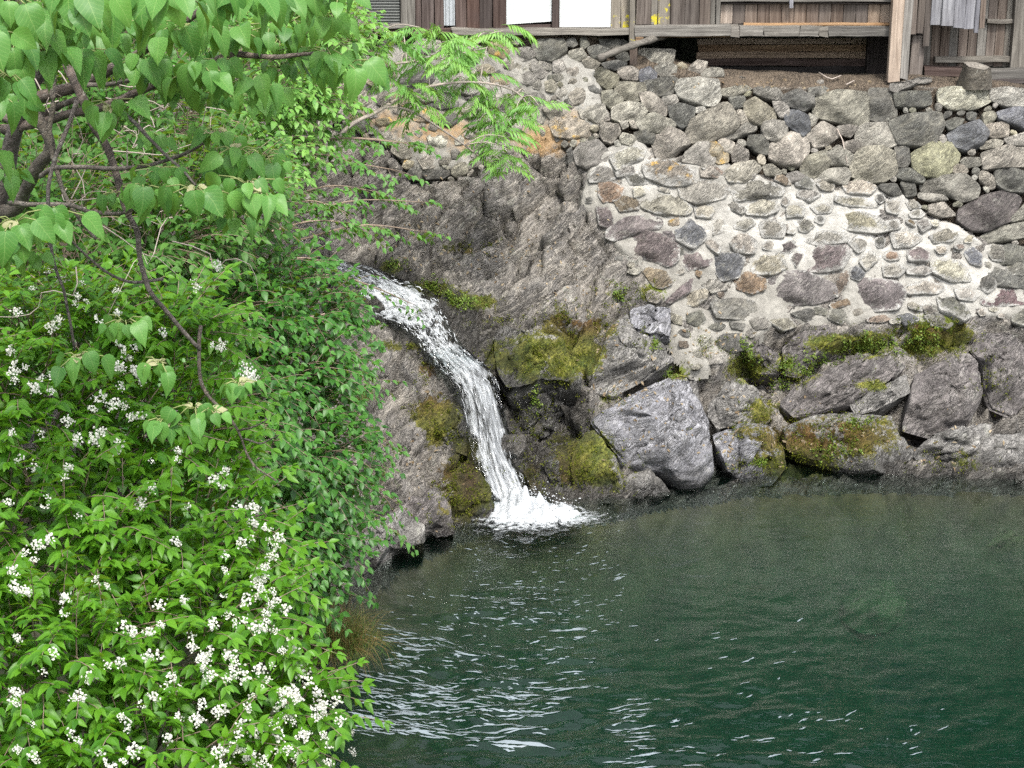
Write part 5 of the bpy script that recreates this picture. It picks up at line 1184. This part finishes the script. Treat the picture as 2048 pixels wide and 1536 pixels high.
# moss cushions, small ferns and dead leaves lying on the rock that the camera can see
def scatter():
    r_ = np.random.default_rng(123); ms, fr, lt = Leaves(), Leaves(), Leaves()
    bad = ('pool_water', 'drifting_foam', 'water_sheet', 'stream_water', 'foam', 'strands', 'splash_foam', 'droplets', 'riffles')
    for cx, cy_, rx, ry, w_ in MOSS:
        n = int(min(420, rx * ry / 13 * w_) + 16)
        for _ in range(n):
            p, nn, nm = cast(cx + r_.normal(0, rx * .55), cy_ + r_.normal(0, ry * .55))
            if p is None or p[2] < .03 or any(nm.startswith(b) for b in bad) or fbm(p * 9, 2, 8) < -.15: continue
            for k in range(7):
                q = p + r_.normal(0, .012, 3); ms.add(q, nn + r_.normal(0, .6, 3), r_.normal(0, 1, 3), r_.uniform(.009, .02), r_.random())
    for cx, cy_, rx, ry, n in ((1500, 715, 14, 22, 40), (1575, 730, 18, 14, 40), (1340, 745, 10, 12, 18), (1610, 740, 20, 10, 30), (1740, 690, 70, 16, 90), (1650, 720, 40, 14, 40), (1720, 845, 30, 10, 25), (860, 570, 25, 10, 40), (930, 605, 30, 10, 50), (900, 590, 12, 6, 20), (1850, 680, 40, 22, 60), (1520, 925, 12, 8, 20), (1560, 770, 14, 10, 24), (1310, 690, 10, 8, 12), (790, 530, 16, 8, 24), (1240, 588, 18, 10, 24), (1485, 690, 10, 10, 14), (1070, 800, 14, 20, 20), (700, 595, 20, 8, 20), (1660, 900, 40, 20, 30)):
        for _ in range(n):
            p, nn, nm = cast(cx + r_.normal(0, rx * .6), cy_ + r_.normal(0, ry * .6))
            if p is None or p[2] < .05 or any(nm.startswith(b) for b in bad): continue
            for k in range(11):
                d = nn * .6 + np.array([0, -.2, .35]) + r_.normal(0, .5, 3); fr.add(p + r_.normal(0, .012, 3), d, np.array([0, -.4, 1.]) + r_.normal(0, .3, 3), r_.uniform(.012, .027), r_.random(), .7 * r_.random())
    reg = [(1290, 760, 60, 60, 60), (1470, 860, 20, 90, 70), (1430, 700, 60, 60, 60), (1210, 700, 40, 90, 60), (950, 500, 150, 40, 130), (820, 470, 80, 60, 80), (1190, 600, 60, 50, 60), (1560, 800, 80, 70, 50), (1280, 850, 90, 70, 50), (850, 900, 60, 110, 80), (1650, 880, 150, 60, 90), (1900, 900, 90, 70, 40), (1080, 560, 120, 70, 70), (1000, 400, 160, 70, 80), (1520, 170, 150, 10, 40), (1250, 800, 30, 30, 30)]
    for cx, cy_, rx, ry, n in reg:
        for _ in range(n):
            p, nn, nm = cast(cx + r_.normal(0, rx * .6), cy_ + r_.normal(0, ry * .6))
            if p is None or p[2] < .02 or any(nm.startswith(b) for b in bad) or nn[2] < .25: continue
            lt.add(p + nn * .006, np.cross(nn, r_.normal(0, 1, 3)), nn + r_.normal(0, .35, 3), r_.uniform(.02, .055), r_.random())
    for L, m, nm in ((ms, 'mosst', 'moss'), (fr, 'fern', 'small_ferns'), (lt, 'litter', 'dead_leaves')): L.build(LT['ov'] if nm != 'dead_leaves' else LT['deut'], M[m], None, 0, name=nm)
scatter()
# 1. flowering bush, lower left
DB = [(130, 640, 7.3, 190, 90, .45), (330, 650, 7.3, 130, 80, .4), (100, 820, 6.9, 200, 150, .5), (310, 850, 7.0, 190, 130, .5), (130, 1060, 6.4, 220, 160, .5), (370, 1060, 6.6, 180, 150, .5), (120, 1300, 5.9, 230, 170, .5), (380, 1280, 6.1, 210, 170, .5), (540, 1440, 5.95, 135, 130, .4), (250, 1490, 5.6, 260, 130, .45), (500, 1200, 6.4, 80, 110, .35), (-120, 900, 6.8, 200, 300, .5), (-100, 1300, 6, 220, 250, .5), (300, 1640, 5.4, 350, 120, .5)]
rb = np.random.default_rng(21)
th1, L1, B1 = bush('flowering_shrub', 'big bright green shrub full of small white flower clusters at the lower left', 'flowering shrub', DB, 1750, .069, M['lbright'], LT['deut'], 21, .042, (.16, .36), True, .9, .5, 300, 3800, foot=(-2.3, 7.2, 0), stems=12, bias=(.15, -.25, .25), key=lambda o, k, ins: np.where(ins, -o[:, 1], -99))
def cluster(seed, n=30):
    r_ = np.random.default_rng(seed); acc = Acc()
    for i in range(n):
        t = r_.random(); p = np.array([r_.normal(0, .016 * (1.2 - t * .5)), t * .075 - .01, r_.normal(0, .014)]); ax = p * [8, 2, 8] + r_.normal(0, .5, 3) + [0, 0, -.3]; ax /= np.linalg.norm(ax) + 1e-9
        u = np.cross(ax, [.3, .5, .8]); u /= np.linalg.norm(u); v = np.cross(ax, u); s_ = r_.uniform(.0068, .0095); V_ = [p]; t_ = []
        for k in range(5):
            a = k * 2 * math.pi / 5
            for da, rr, h in ((-.55, .9, .7), (0, 1.1, .75), (.55, .9, .7)): V_.append(p + s_ * (rr * (math.cos(a + da) * u + math.sin(a + da) * v) + h * ax))
            b = 1 + 3 * k; t_ += [(0, b, b + 1), (0, b + 1, b + 2)]
        acc.add(V_, t=t_, var=r_.random())
    return acc.mesh('flower_cluster', True)
CM = [cluster(i, 14 + 4 * i) for i in range(6)]
for m in CM: m.materials.append(M['petal'])
FL = '''30,720 100,540 118,548 150,590 170,600 230,585 60,575 160,562 225,650 232,680 265,690 250,715 240,735 265,740 235,770 490,735 500,750 480,725 440,690 433,693 210,790 225,800 245,810 195,800 70,770 100,780 55,765 190,870 230,890 130,937 80,860 435,965 420,960 305,970 515,1015 500,1012 525,1055 535,1075 545,1090 550,1110 448,1112 500,1163 490,1190 540,1180 545,1210 560,1215 530,1190 250,1245 265,1255 290,1260 195,1150 45,1100 95,1072 70,1085 20,1170 35,1178 80,1340 25,1380 20,1400 60,1445 405,1310 400,1318 470,1310 525,1335 530,1355 520,1370 600,1335 610,1355 605,1340 560,1380 415,1345 450,1355 440,1410 430,1420 500,1395 490,1410 585,1440 570,1430 620,1415 550,1460 540,1450 470,1465 465,1485 480,1500 490,1510 520,1520 650,1520 640,1410 630,1385 510,1455 430,1500 440,1530 580,1490 690,1460 470,1240 450,1225 530,1240 220,1530 210,1520 355,1425 345,1350 175,1345 10,1000 30,1130 515,1530 600,1500 560,1410 585,1375 480,1345 540,1325 460,1330 410,1350 240,1430 330,1470 100,1300 20,745 45,735 15,700 560,1300 575,1290 590,1390 630,1430 655,1480 670,1440 600,1470 545,1500 500,1455 520,1250 545,1260 530,1130 515,1150 480,1080 505,1040 470,1010 440,1190 420,1240 380,1290 360,1370 300,1310 280,1400 320,1200 345,1080 380,1010 280,1000 150,1030 90,990 60,930 20,860 300,920 350,900 150,870 280,760 320,660 190,630 110,640 40,620 380,560 430,525 30,1270 120,1220 150,1390 210,1330 260,1500 150,1480 60,1510 700,1500 665,1395 385,1440 400,1400 85,750 130,740 180,815 260,830 200,780'''
okc = 0
for s_ in FL.split():
    px, py = map(float, s_.split(',')); d = rayd(px, py); o = np.array([0, 0, CAMZ]); best = None
    for c, r in B1:
        a = ((d / r) ** 2).sum(); b = 2 * ((d / r) * ((o - c) / r)).sum(); k = (((o - c) / r) ** 2).sum() - 1.12; D_ = b * b - 4 * a * k
        if D_ > 0: t = (-b - math.sqrt(D_)) / 2 / a; best = t if best is None else min(best, t)
    if best is None: best = 6.35 / d[1]
    for q_ in range(2 if rb.random() < .6 else 1):
        p = o + d * (best - .14) + rb.normal(0, .027, 3) * (q_ > 0); ob = bpy.data.objects.new('flower_cluster', CM[int(rb.integers(6))]); C.objects.link(ob); ob.parent = th1
        F = frames(np.array([[.5 + rb.normal(0, .5), -.3 + rb.normal(0, .3), -.35 + rb.normal(0, .35)]]), np.array([[0, -.5, 1.]]))[0]; mt = Matrix([list(F[r]) for r in range(3)]).transposed().to_4x4() @ Matrix.Scale(rb.uniform(.36, .66), 4); mt.translation = V(p) - th1.location; ob.matrix_basis = mt; okc += 1
# 2. dark shrub between the flowers and the rock
bush('hanging_shrub', 'dark green shrub hanging over the left rock beside the waterfall', 'shrub', [(500, 560, 10.6, 130, 70, .5), (600, 620, 10.5, 110, 80, .5), (560, 740, 10.2, 130, 110, .6), (640, 770, 10.3, 70, 90, .45), (600, 900, 10.0, 125, 120, .6), (655, 960, 10.1, 75, 90, .45), (560, 1060, 9.7, 110, 110, .6), (640, 1090, 9.9, 75, 75, .45), (450, 900, 9.4, 130, 200, .6), (450, 700, 9.9, 120, 150, .6), (620, 1170, 9.8, 60, 40, .35), (350, 600, 10.2, 150, 120, .6)],
     1150, .070, M['ldark'], LT['ov'], 31, .040, (.18, .42), False, 1.1, .45, 300, 3500, foot=(-2.6, 10.3, 0), stems=9, bias=(.30, -.25, .25), shell=(.85, 1.06), key=lambda o, k, ins: np.where(ins, proj(o)[0], -99))
# 3. thicket behind the big-leaved branches
TH = [('leafy_thicket', 'mid green thicket behind the brown branches at the upper left', [(120, 430, 9.6, 170, 120, .6), (300, 470, 9.8, 150, 90, .6), (420, 400, 10.4, 140, 110, .6), (200, 250, 11, 220, 120, .7), (60, 600, 9, 150, 90, .5)], (-3.2, 9.8, 0), 1300, 'lmid', .07, .3, 'ov'),
      ('leafy_thicket', 'light yellow-green thicket farther back between the big leaves and the house', [(420, 180, 13.5, 220, 110, .8), (560, 90, 14.5, 170, 110, .8), (600, 30, 15.5, 110, 70, .6), (600, 200, 13.8, 90, 60, .5), (480, 290, 13.2, 130, 70, .6)], (-3.4, 14.3, 0), 900, 'lpinn', .085, .5, 'ov'),
      ('leafy_thicket', 'dark bush filling the far upper left corner behind the trunk', [(60, 120, 11.5, 230, 200, .8), (-150, 350, 10.5, 200, 250, .8), (200, 30, 12.5, 250, 90, .8), (-200, 50, 11.5, 250, 200, .8)], (-4.6, 11.2, 0), 750, 'ldark', .08, .5, 'ov')]
for i, (nm, lab, bl, ft, ns, mt, sz, vr, tp) in enumerate(TH):
    bush(nm, lab, 'thicket', bl, ns, sz, M[mt], LT[tp], 51 + i, .045, (.2, .45), False, .7, vr, 0, 2200, foot=ft, stems=8, bias=(.2, -.2, .2))
# 4. flat light green sprays reaching right over the rock
def sprays(name, label, rows, mat, seed, foot, size=.062, dens=1., var=.6, tmpl='ov'):
    r_ = np.random.default_rng(seed); f = np.array(foot, float); f[2] = H(f[0], f[1]) - .05; th = thing(name, label, 'shrub', f); L = Leaves(); tw = Acc()
    for x0, y0, x1, y1, Ya, Yb in rows:
        a = at(x0, y0, Ya); b = at(x1, y1, Yb); mid = (a + b) / 2 + [0, 0, .08]; P = spline([a, mid, b], 12); tube(tw, P, np.linspace(.010, .003, 12), 5)
        for k in range(1, 12):
            for _ in range(int(2 * dens + r_.random())):
                d = (P[min(k + 1, 11)] - P[k - 1]); d = d / np.linalg.norm(d) + r_.normal(0, 1, 3) * [.5, .6, .22]; shoot(L, tw, P[k], d, r_.uniform(.12, .32), .036, size, r_, False, .8, var=var, flat=.9, rad=.002)
        acc = Acc(); tube(acc, spline([f, (f + a) / 2 + [0, 0, .2], a], 8) - f, np.linspace(.02, .010, 8), 6); obj('branch', acc.mesh('branch'), M['bark'], th, f)
    L.build(LT[tmpl], mat, th, 120); o_ = obj('twigs', tw.mesh('twigs'), M['twig'], th); o_['kind'] = 'stuff'
M['lspray'] = leaf_mat('spray_leaf', (.060, .185, .035), (.125, .30, .055), .42, .45)
sprays('spreading_shrub', 'light green shrub with flat sprays reaching right above the stream', [(520, 310, 800, 285, 13.4, 13.9), (560, 300, 845, 292, 13.6, 14.1), (540, 350, 790, 340, 13.2, 13.6), (560, 400, 760, 385, 13, 13.4), (560, 440, 850, 405, 12.8, 13.5), (600, 480, 840, 462, 12.8, 13.3), (520, 470, 740, 455, 12.6, 12.9), (540, 340, 700, 320, 13, 13.4), (560, 420, 690, 425, 12.9, 13)], M['lspray'], 71, (-2.6, 13.6, 0), .070, .75)
sprays('low_spray_shrub', 'green branch tips reaching over the broken water of the stream', [(560, 545, 830, 610, 12.2, 12.9), (570, 570, 740, 640, 12, 12.5), (600, 640, 740, 660, 11.6, 11.9), (600, 700, 735, 720, 11.2, 11.5), (560, 520, 700, 560, 12.2, 12.5), (620, 780, 745, 760, 11, 11.3), (620, 850, 760, 880, 10.8, 11), (640, 960, 765, 990, 10.6, 10.8), (640, 1040, 770, 1050, 10.5, 10.7)], M['lspray'], 72, (-2.6, 11.9, 0), .056, .7, .35)
# 5. sapling with feathery leaves in front of the rubble wall
def pinnate(seed, pairs=6):
    r_ = np.random.default_rng(seed); T, q, U = LT['leaflet']; acc = Acc(); pts = [np.array([0, 0, 0.])]
    for k in range(pairs + 3): pts.append(pts[-1] + np.array([0, .125 * math.cos(k * .13), -.125 * math.sin(k * .13)]))
    for k in range(2, len(pts)):
        for sg in (1, -1):
            d = np.array([[sg * .80, .55 - .1 * (k == len(pts) - 1), -.45 + r_.normal(0, .12)]]); F = frames(d, np.array([[0, 0, 1.]]) + r_.normal(0, .15, (1, 3)))[0]
            acc.add(pts[k] + T @ F * (.40 * (1 - .35 * abs(k / len(pts) - .55))), q=q, var=0., single=1.)
    F = frames(np.array([[0, 1., -.6]]), np.array([[0, .3, 1.]]))[0]; acc.add(pts[-1] + T @ F * .36, q=q, var=0., single=1.); tube(acc, np.array(pts), .008, 3, var=.8, single=0.); me = acc.mesh('leaf'); me.materials.append(M['lpinn']); return me
PM = [pinnate(i, 5 + i % 3) for i in range(5)]
def sapling():
    r_ = np.random.default_rng(88); f = np.array([-2.4, 14.6, 0]); f[2] = H(f[0], f[1]); th = thing('sapling', 'light green sapling with feathery drooping leaves in front of the rubble wall', 'sapling', f)
    pts = '''450,170 550,230 700,160 800,200 870,240 620,330 1090,190 1000,230 1100,260 1190,180 1040,310 640,500 560,520 700,600 750,480 980,470 1050,420 1080,550 1180,540 1250,600 1330,560 1400,620 1170,650 1250,700 1120,700 1200,800 1080,870 1230,880 1200,960 330,700 250,680 730,640 600,180 850,350 920,330 700,380 520,300 1300,650 1150,760 1020,600 480,420 420,330 1140,900 900,520'''
    tips = []
    for s_ in pts.split():
        x, y = R1(*map(float, s_.split(','))); p = at(x, y, 14.9 + r_.normal(0, .25) + (.6 if x > 900 else 0)); tips.append(p)
    hubs = [spline([f, at(640, 300, 14.3), at(700, 160, 14.7), at(780, 130, 14.9), at(860, 120, 15.1), at(975, 95, 15.3)], 30), spline([f, at(650, 310, 14.3), at(760, 220, 14.7), at(850, 175, 15.0), at(960, 165, 15.4), at(1040, 190, 15.6), at(1075, 260, 15.6)], 34), spline([f, at(640, 330, 14.3), at(720, 240, 14.6), at(800, 215, 14.8), at(900, 270, 15.1), at(980, 330, 15.4)], 30), spline([f, at(650, 200, 14.3), at(720, 100, 14.6), at(760, 60, 14.8)], 20)]
    for h in hubs: acc = Acc(); tube(acc, h - f, np.linspace(.022, .005, len(h)), 6); obj('branch', acc.mesh('branch'), M['dry'], th, f)
    Hh = np.concatenate(hubs); tw = Acc()
    for p in tips:
        j = np.argmin(((Hh - p) ** 2).sum(1)); a = Hh[max(j - 2, 0)]; tube(tw, spline([a, (a + p) / 2 + [0, 0, .05], p], 7), np.linspace(.006, .003, 7), 4)
        for k in range(int(r_.integers(4, 7))):
            az = r_.uniform(0, 2 * math.pi); d = np.array([[math.cos(az), math.sin(az) * .8 - .15, .12 + r_.normal(0, .18)]]); F = frames(d, np.array([[0, -.25, 1.]]) + r_.normal(0, .15, (1, 3)))[0]
            ob = bpy.data.objects.new('leaf', PM[int(r_.integers(5))]); C.objects.link(ob); ob.parent = th; mt = Matrix([list(F[r]) for r in range(3)]).transposed().to_4x4() @ Matrix.Scale(r_.uniform(.17, .27), 4); mt.translation = V(p + r_.normal(0, .03, 3)) - th.location; ob.matrix_basis = mt
    o_ = obj('twigs', tw.mesh('twigs'), M['dry'], th); o_['kind'] = 'stuff'
sapling()
# 6. the big-leaved shrub in front
BIG = leaf_t(.37, 9, 5, .30, .16, 'heart', .05)
def bigshrub():
    r_ = np.random.default_rng(99); f = np.array([-2.5, 6.9, 0]); f[2] = H(f[0], f[1]) - .1; th = thing('broadleaf_shrub', 'large shrub with hanging heart-shaped leaves and pinkish young tips at the upper left', 'shrub', f)
    W = [(25, -5, 5.4, 1, 0), (85, 10, 5.5, 1, 0), (150, -15, 5.3, 1.05, 0), (205, 10, 5.6, 1, 0), (140, 45, 5.8, .9, 0), (285, -15, 5.6, 1, 0), (350, -10, 5.4, 1, 0), (430, 0, 5.8, .9, 0), (500, -15, 5.8, .95, 0), (560, -5, 6, .9, 0), (615, -20, 6, .9, 0), (680, -12, 6.1, .9, 0), (663, 35, 6.2, .8, 1), (652, 100, 6.2, .95, 1), (690, 130, 6.2, 1, 0), (600, 100, 6.3, .7, 0), (406, 138, 5.8, 1, 1), (500, 158, 6, .8, 1), (432, 128, 5.9, .8, 1),
         (222, 208, 5.8, .85, 1), (430, 262, 6.2, .8, 1), (472, 297, 6.1, .8, 1), (318, 340, 6, .75, 1), (390, 375, 5.8, 1, 1), (285, 375, 5.9, .8, 1), (498, 366, 5.9, .9, 1), (530, 390, 5.9, .8, 0), (28, 440, 5.4, 1, 1), (102, 422, 5.5, 1, 1), (172, 105, 5.7, 1.1, 0), (280, 115, 5.9, .9, 0), (340, 60, 5.9, .95, 0), (390, 55, 6, .9, 0), (470, 60, 6.2, .85, 0), (540, 60, 6.3, .8, 0), (330, 140, 6, .7, 1), (30, 90, 5.4, 1.1, 0), (90, 95, 5.5, 1, 0), (20, 150, 5.3, .8, 0), (520, 190, 6.3, .7, 0), (560, 130, 6.4, .75, 0),
         (450, 330, 6.2, .7, 0), (530, 310, 6.2, .75, 0), (157, 712, 5.95, .9, 1), (318, 723, 5.9, .8, 1), (388, 812, 5.8, .8, 1), (420, 822, 5.8, .6, 1), (330, 840, 5.8, .7, 1), (476, 765, 6, .65, 1), (-40, 300, 5.5, 1, 0), (-40, 60, 5.2, 1, 0), (10, 340, 5.8, .7, 0), (250, 640, 6, .7, 0), (60, 500, 5.6, .7, 0), (470, 420, 6.1, .8, 0), (60, 40, 5.6, .9, 0), (120, 10, 5.7, .9, 0), (250, 40, 5.9, .9, 0), (310, 40, 6, .8, 0), (200, 70, 6.1, .9, 0), (400, 20, 6.1, .8, 0), (580, 40, 6.3, .8, 0), (10, 200, 5.9, .8, 0), (370, 170, 6.1, .7, 1), (450, 190, 6.2, .7, 0), (350, 360, 6.1, .8, 0), (440, 390, 6.0, .8, 1), (500, 330, 6.2, .7, 1), (300, 270, 6.3, .6, 0), (560, 80, 6.4, .7, 0), (230, 390, 6.1, .6, 0)]
    L = Leaves(); P = Acc()
    for px, py, Y_, s_, yg in W:
        c = at(px, py, Y_); n = int(r_.integers(7, 12)); ph = r_.uniform(0, 6)
        for k in range(n):
            az = ph + k * 2.4 + r_.normal(0, .2); o = np.array([math.cos(az), math.sin(az), 0]); 
            if o[1] > .5: o[1] *= -.6
            pe = c + (o * r_.uniform(.03, .12) + [0, 0, r_.uniform(-.03, .03)]) * s_; tube(P, [c - [0, 0, .01], (c + pe) / 2 + [0, 0, .008], pe], .0022, 4)
            L.add(pe, o * r_.uniform(.2, 1.1) + np.array([.08, 0, -r_.uniform(.5, 1.)]), o * .75 + np.array([0, -.55, .55]) + r_.normal(0, .36, 3), s_ * r_.uniform(.065, .122), r_.random())
        if yg:
            for k in range(int(r_.integers(2, 5))):
                az = r_.uniform(0, 6.3); o = np.array([math.cos(az), math.sin(az) - .4, 0]); L.add(c + o * .008, o * .7 + [0, 0, r_.uniform(-.7, .3)], o * .4 + np.array([0, -.5, .8]), r_.uniform(.03, .06), 0, 1.)
    L.build(BIG, M['lbig'], th, 300, name='foliage', variants=9)
    o_ = obj('petioles', P.mesh('petioles'), M['twiggreen'], th); o_['kind'] = 'stuff'
    br = [('trunk', [(-60, 560, 7.0), (-10, 430, 6.9), (20, 300, 6.8), (45, 210, 6.7), (85, 130, 6.6), (130, 90, 6.4), (200, 20, 6.2)], .042, .018), ('branch', [(45, 205, 6.7), (100, 185, 6.6), (170, 165, 6.5), (250, 125, 6.3), (330, 70, 6.1), (400, 20, 6)], .026, .012), ('branch', [(128, 92, 6.4), (135, 130, 6.4), (160, 180, 6.35), (185, 240, 6.3), (212, 290, 6.3), (240, 380, 6.25), (258, 430, 6.2)], .022, .012),
          ('branch', [(105, 100, 6.5), (108, 190, 6.4), (98, 270, 6.4), (115, 350, 6.4), (150, 430, 6.3), (190, 480, 6.3)], .012, .006), ('branch', [(10, 260, 6.8), (120, 235, 6.6), (230, 205, 6.4), (350, 152, 6.2), (470, 112, 6.2), (560, 112, 6.2), (640, 102, 6.2)], .020, .006), ('branch', [(225, 205, 6.3), (270, 245, 6.2), (330, 310, 6.1), (395, 370, 5.9)], .009, .004), ('branch', [(80, 350, 6.4), (130, 337, 6.3), (260, 336, 6.2), (350, 318, 6.2), (410, 290, 6.2), (430, 262, 6.2)], .010, .004),
          ('branch', [(20, 410, 6.5), (130, 410, 6.3), (180, 425, 6.2), (265, 422, 6.1), (285, 380, 5.95)], .010, .005), ('branch', [(-30, 420, 6.9), (30, 420, 6.8), (70, 345, 6.6), (100, 290, 6.5), (60, 210, 6.5)], .030, .02), ('branch', [(60, 210, 6.7), (40, 120, 6.6), (20, 40, 6.4), (0, -20, 6.2)], .026, .02), ('branch', [(-20, 215, 6.9), (30, 240, 6.8), (90, 225, 6.7), (150, 200, 6.5)], .022, .012),
          ('branch', [(150, 162, 6.4), (190, 170, 6.3), (300, 150, 6.1), (400, 140, 5.9)], .010, .004), ('branch', [(365, 195, 6.2), (420, 165, 6.1), (495, 160, 6)], .007, .004), ('branch', [(155, 200, 6.3), (110, 330, 6.25), (95, 440, 6.1), (110, 520, 6), (150, 700, 6.05)], .009, .005), ('branch', [(399, 650, 6.4), (399, 756, 6.3), (440, 811, 6.2), (473, 863, 6.15), (494, 921, 6.1), (549, 963, 6.0)], .008, .003), ('branch', [(473, 863, 6.15), (500, 853, 6.1), (531, 840, 6.05)], .004, .0025), ('branch', [(485, 880, 6.15), (515, 885, 6.1), (545, 880, 6), (557, 870, 5.95)], .004, .002), ('branch', [(258, 430, 6.2), (275, 470, 6.2), (285, 540, 6.2), (310, 600, 6.2), (399, 700, 6.3)], .011, .008), ('branch', [(330, 560, 6.4), (250, 560, 6.35), (180, 520, 6.3), (100, 430, 6.2)], .006, .004)]
    for nm, pts, r0, r1 in br:
        q = spline([at(*p) for p in pts], len(pts) * 5); q = q + .010 * np.stack([vnoise(q * 9), vnoise(q * 9 + 7), vnoise(q * 9 + 3)], -1); acc = Acc(); tube(acc, q - q[0], np.linspace(r0, r1, len(q)) * (1 + .12 * vnoise(q * 25)), 8); obj(nm, acc.mesh(nm), M['bark'], th, q[0])
    tw = Acc()
    for _ in range(26):
        px, py = r_.uniform(60, 420), r_.uniform(120, 560); a = at(px, py, r_.uniform(6.3, 7.2)); d = r_.normal(0, 1, 3) * [1, .4, .8]; d /= np.linalg.norm(d); q = np.array([a + d * t + .03 * r_.normal(0, 1, 3) for t in np.linspace(0, r_.uniform(.2, .55), 6)]); tube(tw, spline(q, 10), np.linspace(.0028, .001, 10), 4)
    o_ = obj('dead_twigs', tw.mesh('dead_twigs'), M['dry'], th); o_['kind'] = 'stuff'
bigshrub()
# 7. grass tuft at the water's edge, small clumps on the rock
def tuft(name, label, px, py, Y_, n, ln, spread, seed, brown=.5, h0=None):
    r_ = np.random.default_rng(seed); c = at(px, py, Y_) if h0 is None else np.array(h0); th = Acc(); 
    for i in range(n):
        az = r_.uniform(0, 6.3); el = r_.uniform(.35, 1.4); d = np.array([math.cos(az) * math.cos(el), math.sin(az) * math.cos(el), math.sin(el)]); p = c * 0 + r_.normal(0, spread, 3) * [1, 1, .1]; L_ = ln * r_.uniform(.5, 1.15); w_ = r_.uniform(.0018, .0032); y = float(r_.random() < brown); P = []
        for k in range(7): P.append(p.copy()); p = p + d * L_ / 6; d = d + np.array([0, 0, -.30]); d /= np.linalg.norm(d)
        P = np.array(P); s_ = np.array([-math.sin(az), math.cos(az), 0]); ww = w_ * np.linspace(1, .1, 7)[:, None]; V_ = np.stack([P - s_ * ww, P + s_ * ww], 1).reshape(-1, 3)
        th.add(V_, q=[(2 * k, 2 * k + 1, 2 * k + 3, 2 * k + 2) for k in range(6)], var=r_.random() * (.3 + .7 * y), young=y * r_.uniform(.4, 1))
    tag(obj(name, th.mesh(name), M['grass'], None, c), label, 'grass tuft')
tuft('grass_tuft', 'green and reddish brown grass tuft at the water edge below the dark shrub', 650, 1250, 10.9, 1900, .36, .10, 5, .55, h0=(-1.20, 10.75, .16))
tuft('grass_tuft', 'small pale grass tuft on the left rock beside the dark shrub', 775, 960, 13.2, 90, .22, .03, 6, .3, h0=hit1(775, 955)); tuft('grass_tuft', 'thin grass tuft high on the left rock', 728, 800, 13.9, 110, .24, .03, 7, .35, h0=hit1(728, 800))
# 8. moss cushions, small ferns and dead leaves lying on the rock that the camera can see
for o_ in list(bpy.data.objects):
    if o_.parent is None and o_.type == 'MESH' and o_.get('category') is None and o_.get('kind') is None: o_['kind'] = 'structure'
